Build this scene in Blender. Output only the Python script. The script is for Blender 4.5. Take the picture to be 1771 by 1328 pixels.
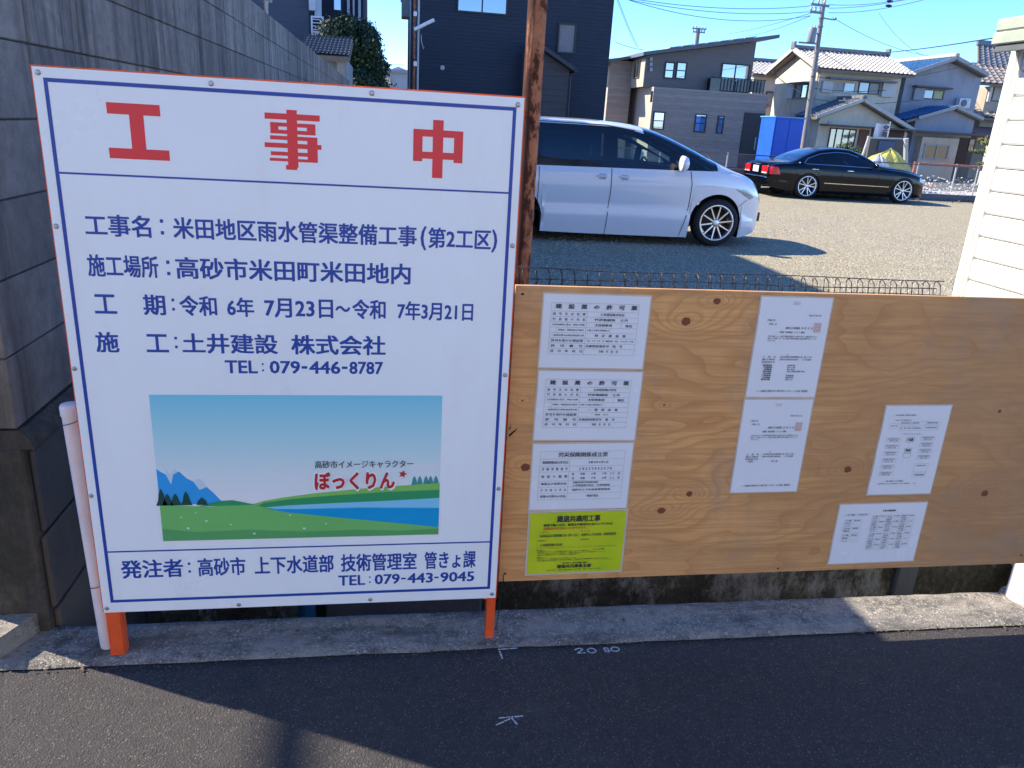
import bpy, bmesh, math, random
from mathutils import Vector, Matrix, noise
random.seed(7)
R_=math.radians
for o in list(bpy.data.objects): bpy.data.objects.remove(o)
SC=bpy.context.scene
COL=SC.collection

# ------------------------------------------------------------------ camera
CAMH=1.53
RX=Vector((0.9874721,-0.1472463,0.0567218)); RY=Vector((0.0056961,-0.3259705,-0.9453628)); RF=Vector((0.1576908,0.9338425,-0.3210480))
cam=bpy.data.cameras.new('camera'); camo=bpy.data.objects.new('camera',cam); COL.objects.link(camo)
M4=Matrix.Identity(4)
for i in range(3):
    M4[i][0]=RX[i]; M4[i][1]=-RY[i]; M4[i][2]=-RF[i]
M4[2][3]=CAMH
camo.matrix_world=M4
cam.sensor_width=36; cam.lens=27.137; cam.clip_start=0.05; cam.clip_end=900
SC.camera=camo
# ------------------------------------------------------------------ sky, sun, exposure
SUN_EL=37.8; SUN_AZ=-63.9
W_=bpy.data.worlds.new('World'); SC.world=W_; W_.use_nodes=True
nt=W_.node_tree
sky=nt.nodes.new('ShaderNodeTexSky'); sky.sky_type='NISHITA'; sky.sun_disc=False
sky.sun_elevation=R_(SUN_EL); sky.sun_rotation=R_(SUN_AZ); sky.altitude=3000; sky.air_density=1.0; sky.dust_density=0.0; sky.ozone_density=2.0
bg=nt.nodes['Background']; bg.inputs[1].default_value=0.135
hs=nt.nodes.new('ShaderNodeHueSaturation'); hs.inputs['Saturation'].default_value=1.2; hs.inputs['Value'].default_value=0.92
nt.links.new(sky.outputs[0],hs.inputs['Color']); tn=nt.nodes.new('ShaderNodeMix'); tn.data_type='RGBA'; tn.blend_type='MULTIPLY'; tn.inputs[0].default_value=1.0; tn.inputs[7].default_value=(0.76,0.90,1.20,1)
nt.links.new(hs.outputs[0],tn.inputs[6]); nt.links.new(tn.outputs[2],bg.inputs[0])
sl=bpy.data.lights.new('sun','SUN'); sl.energy=3.9; sl.angle=R_(0.53); sl.color=(1.0,0.91,0.78)
so=bpy.data.objects.new('sun',sl); COL.objects.link(so)
so.rotation_euler=Vector((-0.898,0.44,0.776)).to_track_quat('Z','Y').to_euler()
so.location=(-8,6,12)
SC.view_settings.view_transform='Standard'; SC.view_settings.look='None'
SC.view_settings.gamma=1; SC.view_settings.use_curve_mapping=False
SC.view_settings.exposure=1.52

# ------------------------------------------------------------------ helpers
WL={}
def at(px,py,Y):
    """photo pixel -> the point of the plane y=Y seen there (used only to size things measured in the photo)"""
    v=RX*(px-885.5)+RY*(py-664.0)+RF*1335.0
    return Vector((v.x*Y/v.y,Y,CAMH+v.z*Y/v.y))
def tag(o,label=None,cat=None,group=None,kind=None):
    if label: o['label']=label
    if cat: o['category']=cat
    if group: o['group']=group
    if kind: o['kind']=kind
    return o
def empty(name,loc,label,cat,group=None):
    o=bpy.data.objects.new(name,None); COL.objects.link(o); o.location=loc; o.empty_display_size=0.2
    WL[o.name]=Vector(loc)
    return tag(o,label,cat,group)
def link_mesh(name,me,parent=None,origin=None):
    o=bpy.data.objects.new(name,me); COL.objects.link(o)
    org=Vector(origin) if origin is not None else Vector((0,0,0))
    WL[o.name]=org
    if parent is not None:
        o.parent=parent; o.location=org-WL[parent.name]
    else: o.location=org
    return o
class MB:
    def __init__(s): s.v=[]; s.f=[]; s.m=[]; s.sm=[]
    def add(s,vs,fs,mi=0,smooth=False):
        b=len(s.v); s.v+= [tuple(p) for p in vs]
        for f in fs: s.f.append([b+i for i in f]); s.m.append(mi); s.sm.append(smooth)
        return s
    def box(s,x0,x1,y0,y1,z0,z1,mi=0,c=0.0):
        if c<=0:
            vs=[(x,y,z) for x in (x0,x1) for y in (y0,y1) for z in (z0,z1)]
            return s.add(vs,[(0,1,3,2),(4,6,7,5),(0,4,5,1),(2,3,7,6),(0,2,6,4),(1,5,7,3)],mi)
        bm=bmesh.new(); bmesh.ops.create_cube(bm,size=1)
        for v in bm.verts: v.co=Vector(((x0+x1)/2+v.co.x*(x1-x0),(y0+y1)/2+v.co.y*(y1-y0),(z0+z1)/2+v.co.z*(z1-z0)))
        bmesh.ops.bevel(bm,geom=list(bm.edges),offset=c,segments=1,affect='EDGES',profile=0.5)
        bm.verts.index_update(); s.add([v.co.copy() for v in bm.verts],[[v.index for v in f.verts] for f in bm.faces],mi); bm.free()
        return s
    def quad(s,a,b,c,d,mi=0): return s.add([a,b,c,d],[(0,1,2,3)],mi)
    def poly(s,pts,mi=0): return s.add(pts,[tuple(range(len(pts)))],mi)
    def prism(s,pts,d,mi=0):
        """polygon pts extruded by vector d"""
        n=len(pts); d=Vector(d); a=[Vector(p) for p in pts]; b=[p+d for p in a]
        fs=[tuple(range(n))[::-1],tuple(range(n,2*n))]+[(i,(i+1)%n,n+(i+1)%n,n+i) for i in range(n)]
        return s.add(a+b,fs,mi)
    def bar(s,a,b,w,h=None,up=(0,0,1),mi=0):
        """rectangular bar from a to b, w across, h along up"""
        a=Vector(a); b=Vector(b); h=h or w; d=(b-a).normalized(); u=Vector(up)
        if abs(d.dot(u))>0.99: u=Vector((0,1,0))
        sd=d.cross(u).normalized(); u=sd.cross(d).normalized()
        p=[a+sd*sx*w/2+u*sz*h/2 for sx,sz in ((-1,-1),(1,-1),(1,1),(-1,1))]
        return s.prism(p,b-a,mi)
    def tube(s,pts,r,n=8,mi=0,cap=True,r2=None):
        pts=[Vector(p) for p in pts]; rings=[]; k=len(pts); vs=[]
        for i,p in enumerate(pts):
            d=(pts[min(i+1,k-1)]-pts[max(i-1,0)]).normalized()
            u=Vector((0,0,1)) if abs(d.z)<0.95 else Vector((0,1,0))
            sd=d.cross(u).normalized(); u=sd.cross(d)
            rr=r if r2 is None else r+(r2-r)*i/max(1,k-1)
            for j in range(n):
                a=2*math.pi*j/n; vs.append(p+(sd*math.cos(a)+u*math.sin(a))*rr)
        fs=[(i*n+j,i*n+(j+1)%n,(i+1)*n+(j+1)%n,(i+1)*n+j) for i in range(k-1) for j in range(n)]
        s.add(vs,fs,mi,True)
        if cap: s.add([vs[j] for j in range(n)],[tuple(range(n))[::-1]],mi); s.add([vs[(k-1)*n+j] for j in range(n)],[tuple(range(n))],mi)
        return s
    def lathe(s,prof,c,axis='z',n=24,mi=0,smooth=True):
        """prof: list of (r,h)"""
        vs=[]; c=Vector(c)
        for r,h in prof:
            for j in range(n):
                a=2*math.pi*j/n; q=(r*math.cos(a),r*math.sin(a),h)
                if axis=='z': p=Vector(q)
                elif axis=='y': p=Vector((q[0],q[2],q[1]))
                else: p=Vector((q[2],q[0],q[1]))
                vs.append(c+p)
        k=len(prof)
        fs=[(i*n+j,i*n+(j+1)%n,(i+1)*n+(j+1)%n,(i+1)*n+j) for i in range(k-1) for j in range(n)]
        return s.add(vs,fs,mi,smooth)
    def mesh(s,name,mats,org=(0,0,0)):
        me=bpy.data.meshes.new(name); o=Vector(org)
        me.from_pydata([(p[0]-o.x,p[1]-o.y,p[2]-o.z) for p in s.v],[],s.f)
        for m in (mats if isinstance(mats,(list,tuple)) else [mats]): me.materials.append(m)
        me.polygons.foreach_set('material_index',s.m); me.polygons.foreach_set('use_smooth',s.sm)
        me.validate(); me.update(); return me
    def build(s,name,mats,parent=None,fix=True):
        xs=[p[0] for p in s.v]; ys=[p[1] for p in s.v]; zs=[p[2] for p in s.v]
        org=Vector(((min(xs)+max(xs))/2,(min(ys)+max(ys))/2,min(zs)))
        me=s.mesh(name,mats,org)
        if fix:
            bm=bmesh.new(); bm.from_mesh(me); bmesh.ops.recalc_face_normals(bm,faces=bm.faces[:]); bm.to_mesh(me); bm.free()
        return link_mesh(name,me,parent,org)
def instance(name,src,loc,parent=None):
    o=src.copy(); COL.objects.link(o); o.name=name; WL[o.name]=Vector(loc)
    for k in list(o.keys()):
        if k in('label','category','group') and parent is not None: del o[k]
    o.parent=parent
    o.location=Vector(loc)-(WL[parent.name] if parent is not None else Vector((0,0,0)))
    return o

# ------------------------------------------------------------------ materials
class NT:
    def __init__(s,name):
        s.m=bpy.data.materials.new(name); s.m.use_nodes=True; s.t=s.m.node_tree
        s.b=s.t.nodes['Principled BSDF']; s.pos=None
    def n(s,t,**k):
        x=s.t.nodes.new(t)
        for a,b in k.items(): setattr(x,a,b)
        return x
    def l(s,a,b): s.t.links.new(a,b)
    def inp(s,sock,v):
        if hasattr(v,'default_value') and hasattr(v,'is_output'): s.l(v,sock)
        else:
            try: sock.default_value=v
            except Exception: sock.default_value=(v[0],v[1],v[2],1) if len(sock.default_value)==4 else v
    def P(s,obj=False):
        if obj: return s.n('ShaderNodeTexCoord').outputs['Object']
        if s.pos is None: s.pos=s.n('ShaderNodeNewGeometry').outputs['Position']
        return s.pos
    def map(s,vec,scale=(1,1,1),loc=(0,0,0)):
        x=s.n('ShaderNodeMapping'); s.l(vec,x.inputs[0]); x.inputs['Scale'].default_value=scale; x.inputs['Location'].default_value=loc; return x.outputs[0]
    def noise(s,vec,scale,detail=4,rough=0.6,dist=0.0,col=False):
        x=s.n('ShaderNodeTexNoise'); s.l(vec,x.inputs['Vector']); x.inputs['Scale'].default_value=scale; x.inputs['Detail'].default_value=detail
        x.inputs['Roughness'].default_value=rough; x.inputs['Distortion'].default_value=dist; return x.outputs['Color' if col else 'Fac']
    def vor(s,vec,scale,out='Distance',feat='F1',rnd=1.0):
        x=s.n('ShaderNodeTexVoronoi',feature=feat); s.l(vec,x.inputs['Vector']); x.inputs['Scale'].default_value=scale; x.inputs['Randomness'].default_value=rnd; return x.outputs[out]
    def ramp(s,fac,stops,interp='LINEAR'):
        x=s.n('ShaderNodeValToRGB'); s.l(fac,x.inputs[0]); cr=x.color_ramp; cr.interpolation=interp
        while len(cr.elements)<len(stops): cr.elements.new(0.5)
        for e,(p,c) in zip(cr.elements,stops):
            e.position=p; e.color=(c,c,c,1) if isinstance(c,(int,float)) else (c[0],c[1],c[2],1)
        return x.outputs[0]
    def mix(s,fac,a,b,mode='MIX'):
        x=s.n('ShaderNodeMix',data_type='RGBA',blend_type=mode); s.inp(x.inputs[0],fac); s.inp(x.inputs[6],a); s.inp(x.inputs[7],b); return x.outputs[2]
    def math(s,op,a,b=0.0,c=0.0,clamp=False):
        x=s.n('ShaderNodeMath',operation=op,use_clamp=clamp); s.inp(x.inputs[0],a); s.inp(x.inputs[1],b); s.inp(x.inputs[2],c); return x.outputs[0]
    def sep(s,vec):
        x=s.n('ShaderNodeSeparateXYZ'); s.l(vec,x.inputs[0]); return x.outputs
    def comb(s,x_,y_,z_):
        x=s.n('ShaderNodeCombineXYZ'); s.inp(x.inputs[0],x_); s.inp(x.inputs[1],y_); s.inp(x.inputs[2],z_); return x.outputs[0]
    def bump(s,h,strength=0.5,dist=0.01,nrm=None):
        x=s.n('ShaderNodeBump'); s.l(h,x.inputs['Height']); x.inputs['Strength'].default_value=strength; x.inputs['Distance'].default_value=dist
        if nrm is not None: s.l(nrm,x.inputs['Normal'])
        s.l(x.outputs[0],s.b.inputs['Normal']); return x.outputs[0]
    def set(s,color=None,rough=None,metal=None,spec=None,**k):
        if color is not None: s.inp(s.b.inputs['Base Color'],color)
        if rough is not None: s.inp(s.b.inputs['Roughness'],rough)
        if metal is not None: s.inp(s.b.inputs['Metallic'],metal)
        if spec is not None: s.inp(s.b.inputs['Specular IOR Level'],spec)
        for a,b in k.items(): s.inp(s.b.inputs[a],b)
        return s.m
MAT={}
def simple(name,c,rough=0.6,var=0.12,scale=6.0,bump=0.0,bscale=80,metal=0.0,spec=0.5,obj=False,dirt=None,**k):
    if name in MAT: return MAT[name]
    N=NT(name); p=N.P(obj)
    n1=N.noise(p,scale,5,0.65); 
    lo=[x*(1-var) for x in c]; hi=[min(1,x*(1+var)) for x in c]
    col=N.ramp(n1,[(0.3,lo),(0.7,hi)])
    if dirt is not None:
        n2=N.noise(N.map(p,(1,1,0.25)),scale*1.7,6,0.7)
        col=N.mix(N.ramp(n2,[(0.5,0.0),(0.75,dirt[1])]),col,dirt[0])
    rr=N.ramp(n1,[(0.2,max(0,rough-0.06)),(0.8,min(1,rough+0.06))])
    N.set(color=col,rough=rr,metal=metal,spec=spec,**k)
    if bump>0: N.bump(N.noise(p,bscale,4,0.6),bump,0.004)
    MAT[name]=N.m; return N.m
# ---- special materials
def m_asphalt():
    N=NT('asphalt'); p=N.P()
    agg=N.vor(p,185,'Distance'); agc=N.vor(p,185,'Color'); big=N.noise(p,1.7,5,0.6); fine=N.noise(p,420,3,0.7); mid=N.noise(p,28,4,0.6)
    s=N.sep(agc)
    stone=N.ramp(s[0],[(0.0,(0.034,0.031,0.030)),(0.6,(0.060,0.053,0.048)),(0.88,(0.10,0.086,0.074)),(1.0,(0.22,0.185,0.16))])
    binder=N.ramp(fine,[(0.3,(0.030,0.028,0.028)),(0.7,(0.052,0.047,0.044))])
    m=N.ramp(agg,[(0.30,1.0),(0.55,0.0)])
    c=N.mix(m,binder,stone)
    c=N.mix(N.ramp(mid,[(0.35,0.0),(0.8,0.45)]),c,(0.085,0.073,0.063))
    c=N.mix(N.ramp(big,[(0.4,0.0),(0.75,0.35)]),c,(0.025,0.024,0.025))
    pt=N.noise(p,0.9,6,0.7,0.6); c=N.mix(N.ramp(pt,[(0.52,0.0),(0.60,0.4)]),c,(0.032,0.031,0.032))
    oil=N.noise(N.map(p,(1,1,1),(3,7,0)),3.3,6,0.75); c=N.mix(N.ramp(oil,[(0.58,0.0),(0.68,0.3)]),c,(0.10,0.092,0.085))
    N.set(color=c,rough=N.ramp(fine,[(0,0.78),(1,0.98)]),spec=0.3)
    h=N.math('ADD',N.ramp(agg,[(0.1,1.0),(0.6,0.0)]),N.math('MULTIPLY',fine,0.5))
    N.bump(h,0.65,0.0028); return N.m
def m_concrete(name,c1,c2,stain,scale=4,bump=0.5,bs=140,moss=None,streak=False,objvar=0.0,spk=0.0):
    N=NT(name); p=N.P()
    a=N.noise(p,scale,7,0.68); b=N.noise(p,scale*9,5,0.7); f=N.noise(p,bs,4,0.7)
    c=N.ramp(a,[(0.3,c1),(0.68,c2)])
    c=N.mix(N.ramp(b,[(0.35,0.55),(0.6,0.0)]),c,stain)
    if spk: c=N.mix(N.ramp(N.noise(p,260,2,0.6),[(0.62,0.0),(0.72,spk)]),c,(0.5,0.48,0.44))
    if streak:
        st=N.noise(N.map(p,(4.2,4.2,0.24)),1.0,7,0.75,0.5); st2=N.noise(N.map(p,(15,15,0.9)),1.0,5,0.75)
        fz=N.sep(p)[2]
        c=N.mix(N.math('MULTIPLY',N.ramp(st,[(0.43,0.0),(0.60,0.95)]),N.ramp(st2,[(0.35,0.25),(0.6,1.0)])),c,(0.035,0.036,0.04))
        c=N.mix(N.math('MULTIPLY',N.ramp(st2,[(0.55,0.0),(0.8,0.2)]),1.0),c,(0.3,0.29,0.27))
    if streak and objvar and not moss:
        br=N.noise(p,1.6,6,0.7); zr_=N.n('ShaderNodeMapRange'); N.l(N.sep(p)[2],zr_.inputs[0]); zr_.inputs[1].default_value=1.75; zr_.inputs[2].default_value=0.6; zr_.inputs[3].default_value=0.0; zr_.inputs[4].default_value=0.9
        c=N.mix(N.math('MULTIPLY',N.ramp(br,[(0.35,0.0),(0.62,1.0)]),zr_.outputs[0]),c,(0.13,0.095,0.065))
        pit=N.vor(p,70,'Distance'); c=N.mix(N.ramp(pit,[(0.06,0.8),(0.16,0.0)]),c,(0.06,0.055,0.05))
    if moss: c=N.mix(N.ramp(N.noise(N.map(p,(1.6,1.6,0.8)),3.1,8,0.8),[(0.49,0.0),(0.60,moss[1])]),c,moss[0])
    if objvar:
        r=N.n('ShaderNodeObjectInfo').outputs['Random']
        c=N.mix(N.math('MULTIPLY',r,objvar),c,(0.06,0.06,0.062))
    N.set(color=c,rough=0.93,spec=0.25)
    N.bump(N.math('ADD',f,N.math('MULTIPLY',b,1.6)),bump,0.004); return N.m
def m_gravel():
    N=NT('gravel'); p=N.P()
    v=N.vor(p,34,'Distance'); vc=N.sep(N.vor(p,34,'Color')); v2=N.vor(p,95,'Distance'); vc2=N.sep(N.vor(p,95,'Color')); big=N.noise(p,0.7,6,0.65); f=N.noise(p,9,5,0.7)
    c=N.ramp(vc[0],[(0.0,(0.15,0.13,0.08)),(0.35,(0.33,0.285,0.178)),(0.8,(0.49,0.43,0.285)),(1.0,(0.78,0.70,0.52))])
    c2=N.ramp(vc2[1],[(0.0,(0.11,0.095,0.06)),(0.5,(0.30,0.26,0.165)),(1.0,(0.52,0.46,0.32))])
    c=N.mix(N.ramp(v,[(0.35,0.0),(0.55,0.9)]),c,c2)
    c=N.mix(N.ramp(big,[(0.42,0.0),(0.7,0.5)]),c,(0.33,0.29,0.205))
    c=N.mix(N.ramp(f,[(0.6,0.0),(0.78,0.45)]),c,(0.34,0.31,0.26))
    rut=N.noise(N.map(p,(0.35,1.6,1)),1.4,6,0.7,0.4); c=N.mix(N.ramp(rut,[(0.52,0.0),(0.66,0.25)]),c,(0.24,0.205,0.135))
    N.set(color=c,rough=0.95,spec=0.2)
    N.bump(N.math('ADD',N.ramp(v,[(0.1,1.0),(0.6,0.0)]),N.math('MULTIPLY',N.ramp(v2,[(0.1,1.0),(0.6,0.0)]),0.5)),0.8,0.012); return N.m
KNOTS=[(0.819,1.030,.013,.012),(0.902,1.090,.011,.009),(0.821,0.438,.013,.010),(0.903,0.493,.010,.009),(1.41,0.568,.012,.011),(1.632,0.484,.0,.0),(1.885,0.762,.006,.006),(1.914,0.476,.012,.011),(0.392,0.588,.014,.012),(0.352,1.097,.004,.003),(0.37,0.793,.003,.003),(0.787,0.781,.004,.003),(1.12,0.14,.0,.0)]
def m_plywood():
    N=NT('plywood'); p=N.P(); s=N.sep(p); x,z=s[0],s[2]
    warp=N.noise(N.map(p,(0.9,1,3.0)),1.0,3,0.5)
    fld=N.math('ADD',N.math('MULTIPLY',z,7.0),N.math('MULTIPLY',warp,8.5))
    core=None
    for kx,kz,rx,rz in KNOTS:
        if rx<=0: continue
        dx=N.math('DIVIDE',N.math('SUBTRACT',x,kx),rx); dz=N.math('DIVIDE',N.math('SUBTRACT',z,kz),rz)
        d2=N.math('ADD',N.math('MULTIPLY',dx,dx),N.math('MULTIPLY',dz,dz))
        dxw=N.math('MULTIPLY',dx,0.55)
        dw=N.math('ADD',N.math('MULTIPLY',dxw,dxw),N.math('MULTIPLY',dz,dz))
        fld=N.math('ADD',fld,N.math('DIVIDE',2.6 if rx>.008 else 1.0,N.math('ADD',1.0,N.math('MULTIPLY',dw,0.10))))
        k=N.math('LESS_THAN',N.math('ADD',d2,N.math('MULTIPLY',N.noise(p,110,3),1.3)),1.65)
        core=k if core is None else N.math('MAXIMUM',core,k)
    fr=N.math('FRACT',N.math('MULTIPLY',fld,2.1))
    fine=N.noise(N.map(p,(3,3,105)),1.0,4,0.65); mott=N.noise(p,2.2,5,0.6); fib=N.noise(N.map(p,(30,30,900)),1.0,2,0.6)
    base=N.ramp(fr,[(0.0,(0.70,0.37,0.135)),(0.5,(0.74,0.405,0.155)),(0.85,(0.60,0.295,0.10)),(1.0,(0.48,0.225,0.08))])
    c=N.mix(N.ramp(fine,[(0.38,0.75),(0.58,0.0)]),base,(0.48,0.225,0.08))
    c=N.mix(N.ramp(mott,[(0.35,0.0),(0.7,0.5)]),c,(0.78,0.43,0.18))
    grey=N.math('MULTIPLY',N.ramp(x,[(0.0,0.0),(0.55,0.0),(1.0,1.0)]),1.0)
    dirt=N.noise(N.map(p,(2.5,2.5,5)),1.0,6,0.7)
    c=N.mix(N.ramp(dirt,[(0.45,0.0),(0.7,0.55)]),c,(0.48,0.26,0.12))
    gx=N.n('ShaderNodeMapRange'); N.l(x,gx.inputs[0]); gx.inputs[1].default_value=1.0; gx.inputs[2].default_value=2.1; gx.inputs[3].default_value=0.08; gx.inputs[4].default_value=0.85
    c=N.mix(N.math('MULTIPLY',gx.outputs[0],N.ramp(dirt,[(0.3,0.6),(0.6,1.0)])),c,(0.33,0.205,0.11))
    gs=N.noise(N.map(p,(3.2,1,2.4)),1.0,7,0.75); c=N.mix(N.ramp(gs,[(0.52,0.0),(0.66,0.5)]),c,(0.34,0.27,0.20))
    wd=N.noise(N.map(p,(1.5,1,22)),1.0,6,0.75); c=N.mix(N.ramp(wd,[(0.50,0.0),(0.66,0.55)]),c,(0.38,0.19,0.08))
    c=N.mix(core,c,N.mix(N.noise(p,220,3),(0.08,0.022,0.014),(0.30,0.09,0.045)))
    N.set(color=c,rough=0.62,spec=0.35); N.bump(N.math('ADD',fib,N.math('MULTIPLY',fr,-0.3)),0.25,0.001); return N.m
def m_rust():
    N=NT('rusty_paint'); p=N.P()
    a=N.noise(N.map(p,(1,1,0.55)),22,6,0.72); b=N.noise(p,95,4,0.7); big=N.noise(N.map(p,(1,1,0.6)),7,4,0.6)
    c=N.ramp(a,[(0.32,(0.03,0.012,0.008)),(0.43,(0.10,0.036,0.02)),(0.48,(0.33,0.135,0.07)),(0.7,(0.44,0.20,0.105))])
    c=N.mix(N.ramp(b,[(0.58,0.0),(0.68,0.85)]),c,(0.10,0.035,0.018))
    c=N.mix(N.ramp(big,[(0.56,0.0),(0.72,0.6)]),c,(0.12,0.045,0.025))
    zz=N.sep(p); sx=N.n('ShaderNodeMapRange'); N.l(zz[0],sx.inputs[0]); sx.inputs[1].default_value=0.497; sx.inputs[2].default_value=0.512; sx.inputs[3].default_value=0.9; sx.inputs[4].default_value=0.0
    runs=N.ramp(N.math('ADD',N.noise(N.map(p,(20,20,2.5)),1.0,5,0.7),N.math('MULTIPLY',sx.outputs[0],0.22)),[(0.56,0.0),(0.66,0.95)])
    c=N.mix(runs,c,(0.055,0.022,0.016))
    N.set(color=c,rough=0.85,spec=0.25); N.bump(N.math('ADD',a,b),0.35,0.002); return N.m
ASPH=m_asphalt(); GRAV=m_gravel(); PLY=m_plywood(); RUST=m_rust()
def m_kerb():
    N=NT('kerb_concrete'); p=N.P()
    a=N.noise(p,5,8,0.75); b=N.noise(p,38,5,0.75); v=N.vor(p,230,'Distance'); vc=N.sep(N.vor(p,230,'Color')); wear=N.noise(N.map(p,(1.2,5,1)),2.4,6,0.7)
    c=N.ramp(vc[0],[(0.0,(0.12,0.11,0.095)),(0.5,(0.22,0.20,0.165)),(0.88,(0.30,0.27,0.22)),(1.0,(0.60,0.55,0.47))])
    c=N.mix(N.ramp(b,[(0.38,0.85),(0.55,0.0)]),c,(0.085,0.082,0.075))
    c=N.mix(N.ramp(a,[(0.42,0.0),(0.60,0.75)]),c,(0.33,0.295,0.235))
    c=N.mix(N.ramp(wear,[(0.50,0.0),(0.66,0.75)]),c,(0.07,0.07,0.065))
    N.set(color=c,rough=0.95,spec=0.2); N.bump(N.math('ADD',N.ramp(v,[(0.1,1.0),(0.6,0.0)]),N.math('MULTIPLY',b,2.0)),0.6,0.0025); return N.m
KERB=m_kerb()
BLOCK=m_concrete('block_concrete',(0.27,0.24,0.205),(0.44,0.395,0.34),(0.185,0.16,0.135),scale=2.2,bump=0.6,bs=300,streak=True,objvar=0.35)
MORTAR=m_concrete('mortar',(0.08,0.08,0.08),(0.13,0.13,0.125),(0.03,0.03,0.03),scale=5)
CASTW=m_concrete('old_cast_concrete',(0.06,0.05,0.038),(0.17,0.14,0.105),(0.03,0.028,0.022),scale=2.5,bump=1.0,bs=90,moss=((0.035,0.038,0.02),0.6),streak=True)
CANAL=m_concrete('canal_concrete',(0.07,0.064,0.04),(0.20,0.185,0.115),(0.03,0.03,0.02),scale=3.4,bump=0.9,bs=80,moss=((0.50,0.50,0.40),0.85),spk=0.6)
WHITE=simple('sign_white',(0.83,0.89,0.94),0.30,0.02,2.2,spec=0.5,dirt=((0.66,0.67,0.68),0.35))
BLUE=simple('sign_blue',(0.010,0.060,0.36),0.4,0.04,20)
RED=simple('sign_red',(0.78,0.035,0.05),0.4,0.04,20)
ORANGE=simple('orange_paint',(0.80,0.10,0.02),0.5,0.12,14,bump=0.15,dirt=((0.28,0.06,0.02),0.5))
STEEL=simple('galvanised',(0.45,0.46,0.47),0.45,0.2,60,metal=0.8)
DARKW=simple('dark_wire',(0.05,0.035,0.028),0.6,0.4,50,metal=0.3)
WPIPE=simple('white_pipe_pink_bounce',(0.76,0.66,0.65),0.35,0.08,9,dirt=((0.70,0.42,0.38),0.5))  # pink tint stands for light bounced off the orange frame, painted in
PAPER=simple('paper_white',(0.74,0.79,0.86),0.25,0.02,5,spec=0.6)
INK=simple('ink',(0.035,0.035,0.045),0.5,0.1,20)
INKB=simple('thin_ink',(0.16,0.17,0.21),0.5,0.1,20)

# ---- text
_tc={}
def glyphs(s,bold=0.0,res=2,sp=1.0):
    k=(s,bold,res,sp)
    if k not in _tc:
        c=bpy.data.curves.new('t','FONT'); c.body=s; c.size=1; c.offset=bold; c.resolution_u=res; c.space_character=sp
        o=bpy.data.objects.new('t',c); COL.objects.link(o)
        dg=bpy.context.evaluated_depsgraph_get(); me=bpy.data.meshes.new_from_object(o.evaluated_get(dg))
        _tc[k]=([(v.co.x,v.co.y) for v in me.vertices],[tuple(p.vertices) for p in me.polygons])
        bpy.data.meshes.remove(me); bpy.data.objects.remove(o); bpy.data.curves.remove(c)
    return _tc[k]
def text_in(mb,s,x0,x1,z0,z1,Y,bold=0.02,mi=0,res=2,em=False,heavy=False):
    """lettering s on the plane y=Y inside x0..x1, z0..z1 (em: z0..z1 is the em height)"""
    v,f=glyphs(s,0.0,res)
    if not v: return
    ax,bx=min(p[0] for p in v),max(p[0] for p in v)
    ay,by=(-0.12,0.84) if em else (min(p[1] for p in v),max(p[1] for p in v))
    sz=(z1-z0)/(by-ay); sx=(x1-x0)/(bx-ax) if x1 is not None else sz
    bw=bold*sz; bx_=bold*sx
    offs=[(0,0)] if bold<=0 else ([(-1,0),(1,0)] if bold<=0.022 else [(-1,-.7),(1,-.7),(-1,.7),(1,.7),(0,0)])
    if heavy: offs=[(math.cos(k*math.pi/4),math.sin(k*math.pi/4)) for k in range(8)]+[(0,0)]
    for k,(ox,oz) in enumerate(offs):
        mb.add([(x0+(p[0]-ax)*sx+ox*bx_,Y-0.00005*k,z0+(p[1]-ay)*sz+oz*bw) for p in v],f,mi)
def cells(mb,rects,x0,x1,z0,z1,Y,mi=0):
    """union of unit-square rectangles drawn as cells"""
    xs=sorted({r[0] for r in rects}|{r[1] for r in rects}); zs=sorted({r[2] for r in rects}|{r[3] for r in rects})
    fx=lambda u:x0+u*(x1-x0); fz=lambda u:z0+u*(z1-z0)
    for a,b in zip(xs,xs[1:]):
        for c,d in zip(zs,zs[1:]):
            m=((a+b)/2,(c+d)/2)
            if any(r[0]<m[0]<r[1] and r[2]<m[1]<r[3] for r in rects):
                mb.quad((fx(a),Y,fz(c)),(fx(b),Y,fz(c)),(fx(b),Y,fz(d)),(fx(a),Y,fz(d)),mi)
# ================================================================== ground
def sheet(name,x0,x1,y0,y1,z,mat,nx=1,ny=1,amp=0.0,kind='structure',fn=None):
    mb=MB(); vs=[]
    for j in range(ny+1):
        for i in range(nx+1):
            x=x0+(x1-x0)*i/nx; y=y0+(y1-y0)*j/ny
            zz=z+(amp*noise.fractal(Vector((x*2.3,y*2.3,1.7)),0.8,2.0,4) if amp else 0)
            if fn: zz+=fn(x,y)
            vs.append((x,y,zz))
    fs=[(j*(nx+1)+i,j*(nx+1)+i+1,(j+1)*(nx+1)+i+1,(j+1)*(nx+1)+i) for j in range(ny) for i in range(nx)]
    mb.add(vs,fs,0,True)
    o=mb.build(name,mat); tag(o,kind=kind); return o
sheet('road',-60,60,-60,1.93,0.0,ASPH,4,4)
sheet('road_edge',-3.2,4.4,1.93,2.0,-0.004,ASPH,2,1)
# the ground beyond the canal, out to the horizon
FARG=simple('far_ground',(0.13,0.125,0.11),0.95,0.3,0.8,bump=0.5)
sheet('ground',-350,350,27.0,700,-0.02,FARG,2,2)
sheet('gravel_lot',-1.0,60,2.95,22.0,0.0,GRAV,60,26,0.012)
sheet('side_yard',-60,-1.0,2.95,27.0,-0.01,FARG,2,2)
LANE=simple('lane_concrete',(0.52,0.48,0.41),0.9,0.2,1.2,bump=0.4)
sheet('back_lane',-1.0,60,22.2,27.0,0.02,LANE,2,2)
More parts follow.
